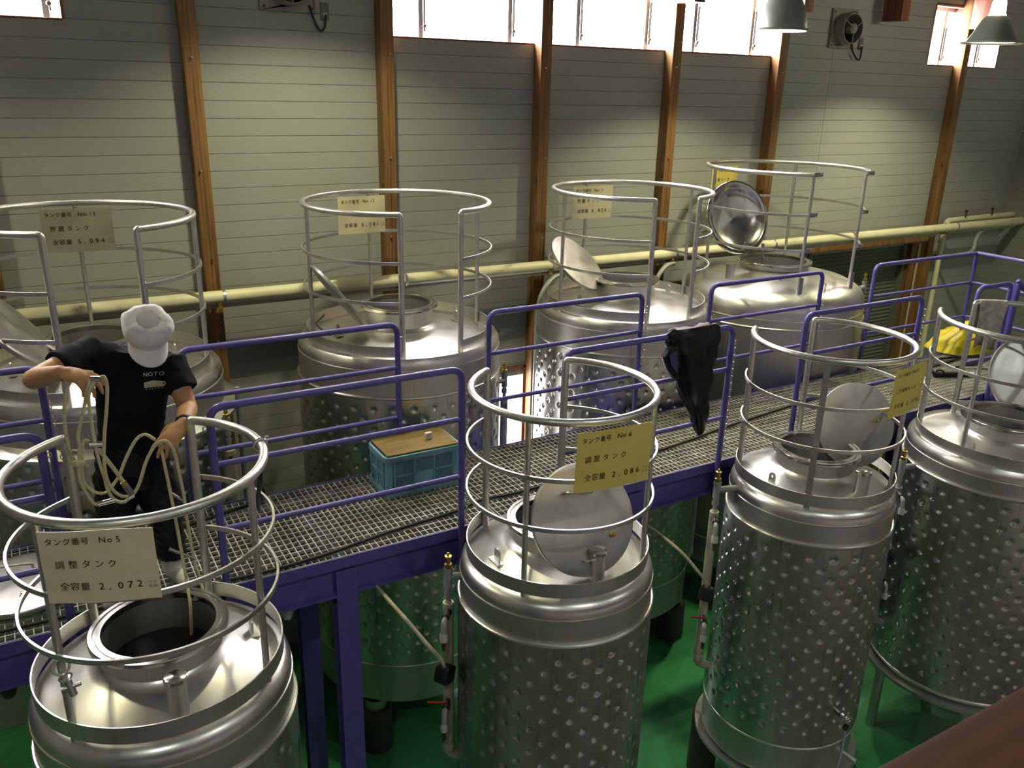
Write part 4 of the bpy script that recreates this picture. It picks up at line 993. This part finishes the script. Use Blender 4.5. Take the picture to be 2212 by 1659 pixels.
    def on_shirt(o, a, b_, lift):
        p = Vector(o)+cu*a+cv*b_; h = bv.ray_cast(p+cn*.25, -cn, .6)
        return (h[0] if h[0] else p)+cn*lift
    O = (.530, 4.86, 4.165)
    def prt(body, a, b_, size, pitch, name, m, lift=.004):
        q = B()
        for ch in body:
            if ch not in _ch: _ch[ch] = text_mesh(ch, 1.0)
            vv, ff = _ch[ch]; mx_ = (min(v[0] for v in vv)+max(v[0] for v in vv))/2; q.add([on_shirt(O, a+pitch*.5+(x-mx_)*size, b_+y*size, lift) for x, y, _ in vv], ff); a += pitch
        q.build(name, m, shirt, smooth=0)
    prt('NOTO', -.054, .012, .032, .027, 'chest_print', 'plastic_white')
    q = B(); ol = [(-.052, -.022), (.0, -.014), (.050, -.022), (.054, -.036), (.045, -.052), (-.050, -.052)]
    cen = (0, -.035); vs = [on_shirt(O, *cen, .004)]; m = 0
    ring = []
    for k in range(6):
        for j in range(4): ring.append((ol[k][0]+(ol[(k+1) % 6][0]-ol[k][0])*j/4, ol[k][1]+(ol[(k+1) % 6][1]-ol[k][1])*j/4))
    q.add([on_shirt(O, *cen, .004)]+[on_shirt(O, cen[0]+(a-cen[0])*.5, cen[1]+(c-cen[1])*.5, .004) for a, c in ring]+[on_shirt(O, a, c, .004) for a, c in ring], [(0, 1+k, 1+(k+1) % 24) for k in range(24)]+[(1+k, 25+k, 25+(k+1) % 24, 1+(k+1) % 24) for k in range(24)])
    q.build('chest_badge', 'sign_cream', shirt, smooth=0)
    prt('数馬酒造', -.043, -.047, .021, .0225, 'badge_characters', 'pvc', .0055)
    prt('KAZUMA', -.045, -.0655, .0125, .016, 'chest_print', 'plastic_white')
    # trousers and boots
    tr = [('loft', [((.385, 5.10, 3.72), .19, .14, 0), ((.385, 5.11, 3.58), .20, .15, 0), ((.385, 5.10, 3.44), .205, .15, 0)]),
          ('cap', (.475, 5.10, 3.50), (.515, 5.03, 3.20), .125, .105), ('cap', (.515, 5.03, 3.22), (.525, 5.05, 2.93), .105, .092, True),
          ('cap', (.29, 5.10, 3.50), (.215, 5.03, 3.20), .125, .105), ('cap', (.215, 5.03, 3.22), (.155, 5.01, 2.93), .105, .092, True)]
    put('trousers', organic(tr, .010, 4, .020, 8.3), 'rainwear', t)
    for bx, by, dx in ((.526, 5.055, .02), (.152, 5.015, -.01)):
        bs = [('cap', (bx, by, 2.83), (bx, by, 3.06), .062, .072, True), ('chain', [Vector((bx, by+.03, 2.83)), Vector((bx+dx, by-.08, 2.822)), Vector((bx+dx*1.5, by-.17, 2.815))], [.046, .046, .040]), ('ell', (bx, by, 2.83), (.055, .07, .05), None)]
        put('boot', organic(bs, .008, 3), 'boot', t)
    # cap, hair, mask, watch
    pr = [(.104, -.032), (.107, .0), (.112, .012), (.125, .030), (.132, .054), (.130, .078), (.114, .102), (.088, .112), (.058, .110)]
    b = B(); n = 64; vs = []
    for i, (r, h) in enumerate(pr):
        for k in range(n):
            a = 2*PI*k/n; w = (.0015*math.sin(a*8+1)+.012*noise.noise(Vector((math.cos(a)*1.5+5, math.sin(a)*1.5, h*14)))+.006*noise.noise(Vector((math.cos(a)*5, math.sin(a)*5+3, h*50))))*min(1, max(0, i-1)/2.5)
            vs.append(H((r+w)*math.cos(a), (r+w)*math.sin(a)-.006-.010*(h > .05), h+.03+w*.5))
    b.add(vs, [(i*n+k, i*n+(k+1) % n, (i+1)*n+(k+1) % n, (i+1)*n+k) for i in range(len(pr)-1) for k in range(n)])
    cap = b.build('cap', 'white_cloth', t, smooth=80)
    b = B(); b.lathe([(.060, 0), (.045, .003), (1e-4, .004)], H(0, -.016, .139), 40, ax); b.build('mesh_top_panel', 'cap_mesh', cap)
    b = B(); vs = []; nb = 28; mrow = 6
    for s_ in (0, 1):
        for j in range(mrow+1):
            for i in range(nb+1):
                a = PI*(.06+.88*i/nb); tt = j/mrow; ext = .082*math.sin(a)**.7
                x = (.103+.000*tt)*math.cos(a); y = .103*math.sin(a)+ext*tt
                vs.append(H(x, y-.004, .012-.034*tt-.020*abs(math.cos(a))**2*tt-(.005 if s_ else 0)))
    k0 = (nb+1)*(mrow+1); fs = []
    for j in range(mrow):
        for i in range(nb):
            a = j*(nb+1)+i; fs += [(a, a+1, a+nb+2, a+nb+1), (k0+a, k0+a+nb+1, k0+a+nb+2, k0+a+1)]
    ed = [mrow*(nb+1)+i for i in range(nb+1)]; fs += [(p, k0+p, k0+q_, q_) for p, q_ in zip(ed, ed[1:])]
    b.add(vs, fs); b.build('cap_brim', 'white_cloth', cap, smooth=60)
    hm_ = organic([('ell', H(0, -.028, .0), (.090, .085, .10), hm), ('ell', H(0, -.055, -.055), (.07, .05, .06), hm)], .008, 3, .004); put('hair', hm_, 'hair', t)
    b = B(); vs = []; nb = 20
    for j, (z, dx_, ry) in enumerate(((-.030, .066, .117), (-.055, .074, .132), (-.085, .074, .128), (-.115, .060, .105), (-.128, .045, .085))):
        for i in range(nb+1):
            a = PI*(.02+.96*i/nb); vs.append(H(dx_*1.08*math.cos(a), ry*math.sin(a)**.8, z))
    b.add(vs, [(j*(nb+1)+i, j*(nb+1)+i+1, (j+1)*(nb+1)+i+1, (j+1)*(nb+1)+i) for j in range(4) for i in range(nb)]); mk = b.build('face_mask', 'white_cloth', t, smooth=60)
    for sgn in (-1, 1): B().path([H(.068*sgn, .02, -.05), H(.092*sgn, -.01, -.03)], .003, 6).build('ear_loop', 'white_cloth', mk)
    W = Vector(lwr); wd_ = (Vector(lwr)-Vector(lel)).normalized(); c = W-wd_*.015
    b = B(); b.torus(c, .038, .010, 28, 8, wd_); wt = b.build('wristwatch', 'black', t)
    b = B(); b.lathe([(.020, -.004), (.021, .006), (.017, .009), (1e-4, .009)], c+Vector((.028, -.012, .026)), 18, (.65, -.25, .7)); b.build('watch_case', 'chrome', wt)
worker()

# ================================================================ rope held by the worker
def ropes():
    t = thing('rope_bundle', (.3, 4.40, 3.5), 'cream rope bundle with couplings hanging from the worker\'s hands into the manhole', 'rope')
    r = .0088
    def st(pts, rr=r, m='rope', nm='strand', sub=7): return B().path(spline(pts, sub), rr, 8).build(nm, m, t, smooth=80)
    st([(.205, 4.415, 4.350), (.172, 4.40, 4.30), (.152, 4.40, 4.225), (.123, 4.40, 4.138), (.102, 4.40, 4.07), (.100, 4.40, 4.01), (.088, 4.40, 3.93), (.078, 4.40, 3.85), (.085, 4.40, 3.80), (.106, 4.40, 3.729), (.123, 4.40, 3.691), (.14, 4.40, 3.678)])
    st([(.215, 4.405, 4.345), (.185, 4.39, 4.30), (.172, 4.385, 4.257), (.169, 4.385, 4.137), (.170, 4.385, 4.028), (.177, 4.385, 3.916), (.19, 4.385, 3.823), (.195, 4.385, 3.762), (.218, 4.39, 3.695), (.26, 4.39, 3.669), (.304, 4.40, 3.69), (.347, 4.40, 3.75), (.392, 4.40, 3.863), (.435, 4.41, 3.93), (.474, 4.42, 3.957), (.513, 4.42, 3.945), (.537, 4.41, 3.887), (.547, 4.40, 3.76), (.556, 4.39, 3.62), (.556, 4.38, 3.476), (.566, 4.36, 3.253), (.575, 4.28, 3.16), (.575, 4.17, 3.10), (.574, 4.14, 3.02)])
    st([(.235, 4.395, 4.352), (.253, 4.38, 4.362), (.261, 4.375, 4.312), (.245, 4.375, 4.202), (.218, 4.375, 4.063), (.202, 4.375, 3.956), (.197, 4.375, 3.845), (.214, 4.38, 3.765), (.252, 4.385, 3.71), (.300, 4.395, 3.69)])
    st([(.452, 4.44, 3.966), (.411, 4.44, 4.002), (.371, 4.44, 3.989), (.333, 4.44, 3.939), (.292, 4.44, 3.864), (.261, 4.44, 3.798), (.231, 4.44, 3.759), (.202, 4.44, 3.727), (.178, 4.44, 3.717), (.145, 4.44, 3.728), (.118, 4.43, 3.761), (.096, 4.42, 3.808), (.093, 4.41, 3.87), (.11, 4.40, 3.98), (.12, 4.40, 4.03), (.135, 4.40, 4.04), (.148, 4.405, 4.02)])
    st([(.479, 4.46, 3.93), (.485, 4.455, 3.823), (.489, 4.45, 3.763), (.494, 4.44, 3.667), (.499, 4.41, 3.55), (.508, 4.37, 3.30), (.505, 4.28, 3.17), (.495, 4.17, 3.10), (.478, 4.12, 2.95)])
    st([(.115, 4.47, 4.345), (.085, 4.47, 4.29), (.060, 4.48, 4.18), (.052, 4.49, 4.06), (.053, 4.48, 4.0), (.06, 4.46, 3.95), (.075, 4.42, 3.92)])
    st([(.184, 4.40, 3.981), (.205, 4.40, 3.932), (.24, 4.40, 3.857), (.274, 4.40, 3.775)], .011, nm='hose')
    B().tube((.272, 4.40, 3.778), (.283, 4.40, 3.752), .015).build('ferrule', 'brass', t)
    B().tube((.281, 4.40, 3.757), (.304, 4.40, 3.703), .016).build('nozzle', 'steel_dark', t)
    B().tube((.196, 4.405, 4.352), (.238, 4.39, 4.350), .015).build('coupling', 'chrome', t)
    B().tube((.145, 4.395, 4.018), (.212, 4.385, 4.012), .016).build('coupling', 'chrome', t)
    B().tube((.066, 4.43, 3.972), (.090, 4.42, 3.968), .012).build('coupling', 'chrome', t)
    B().tube((.142, 4.40, 3.681), (.225, 4.39, 3.692), .014).build('coupling', 'chrome', t)
    B().tube((.285, 4.39, 3.686), (.312, 4.395, 3.696), .014).build('coupling', 'chrome', t)
    for a, b_ in (((.495, 4.44, 3.645), (.556, 4.39, 3.600)), ((.45, 4.40, 3.335), (.570, 4.36, 3.262)), ((.497, 4.20, 3.115), (.575, 4.18, 3.105))): B().tube(a, b_, .009).build('rung', 'steel_dark', t)
    b = B(); rn = random.Random(3)
    for c in ((.060, 4.395, 3.934), (.112, 4.395, 3.920)):
        for k in range(46):
            d = Vector((rn.uniform(-1, 1), rn.uniform(-1, 1), rn.uniform(-.8, .6))).normalized(); b.path([Vector(c), Vector(c)+d*rn.uniform(.018, .03)], [.0035, .0012], 4)
    b.sphere((.085, 4.395, 3.925), .022, 12, 8, (1.6, 1, .9)); tag(b.build('frayed_knot', 'rope', t), kind='stuff')
    tl = thing('hook_tool', (-.11, 3.64, 3.17), 'small wire hooks and fitting tied to the nearest cage post', 'hook')
    b = B(); b.torus((-.125, 3.635, 3.30), .035, .006, 20, 6, (.3, -1, .3)); b.torus((-.115, 3.63, 3.245), .026, .005, 18, 6, (.2, -1, -.3)); b.build('wire_ring', 'steel_pipe', tl)
    b = B(); b.tube((-.11, 3.63, 3.23), (-.095, 3.62, 3.15), .016); b.tube((-.14, 3.625, 3.19), (-.06, 3.62, 3.20), .010); b.build('fitting', 'zinc', tl)
ropes()

# ================================================================ to metres
def to_metres():
    done = set()
    for o in bpy.data.objects:
        if o.type == 'CAMERA':
            m = o.matrix_world.copy(); m.translation = (m.translation-Vector((0, 0, FLOOR)))*UNIT; o.matrix_world = m; continue
        loc = Vector(o.location)
        if o.parent is None: loc.z -= FLOOR
        o.location = loc*UNIT
        if o.type == 'MESH' and o.data.name not in done:
            done.add(o.data.name); o.data.transform(Matrix.Scale(UNIT, 4))
            for md in o.modifiers:
                if md.type == 'SOLIDIFY': md.thickness *= UNIT
        if o.type == 'LIGHT' and o.data.name not in done:
            done.add(o.data.name); o.data.energy *= UNIT*UNIT; o.data.shadow_soft_size *= UNIT
        if '_w' in o: del o['_w']
to_metres()
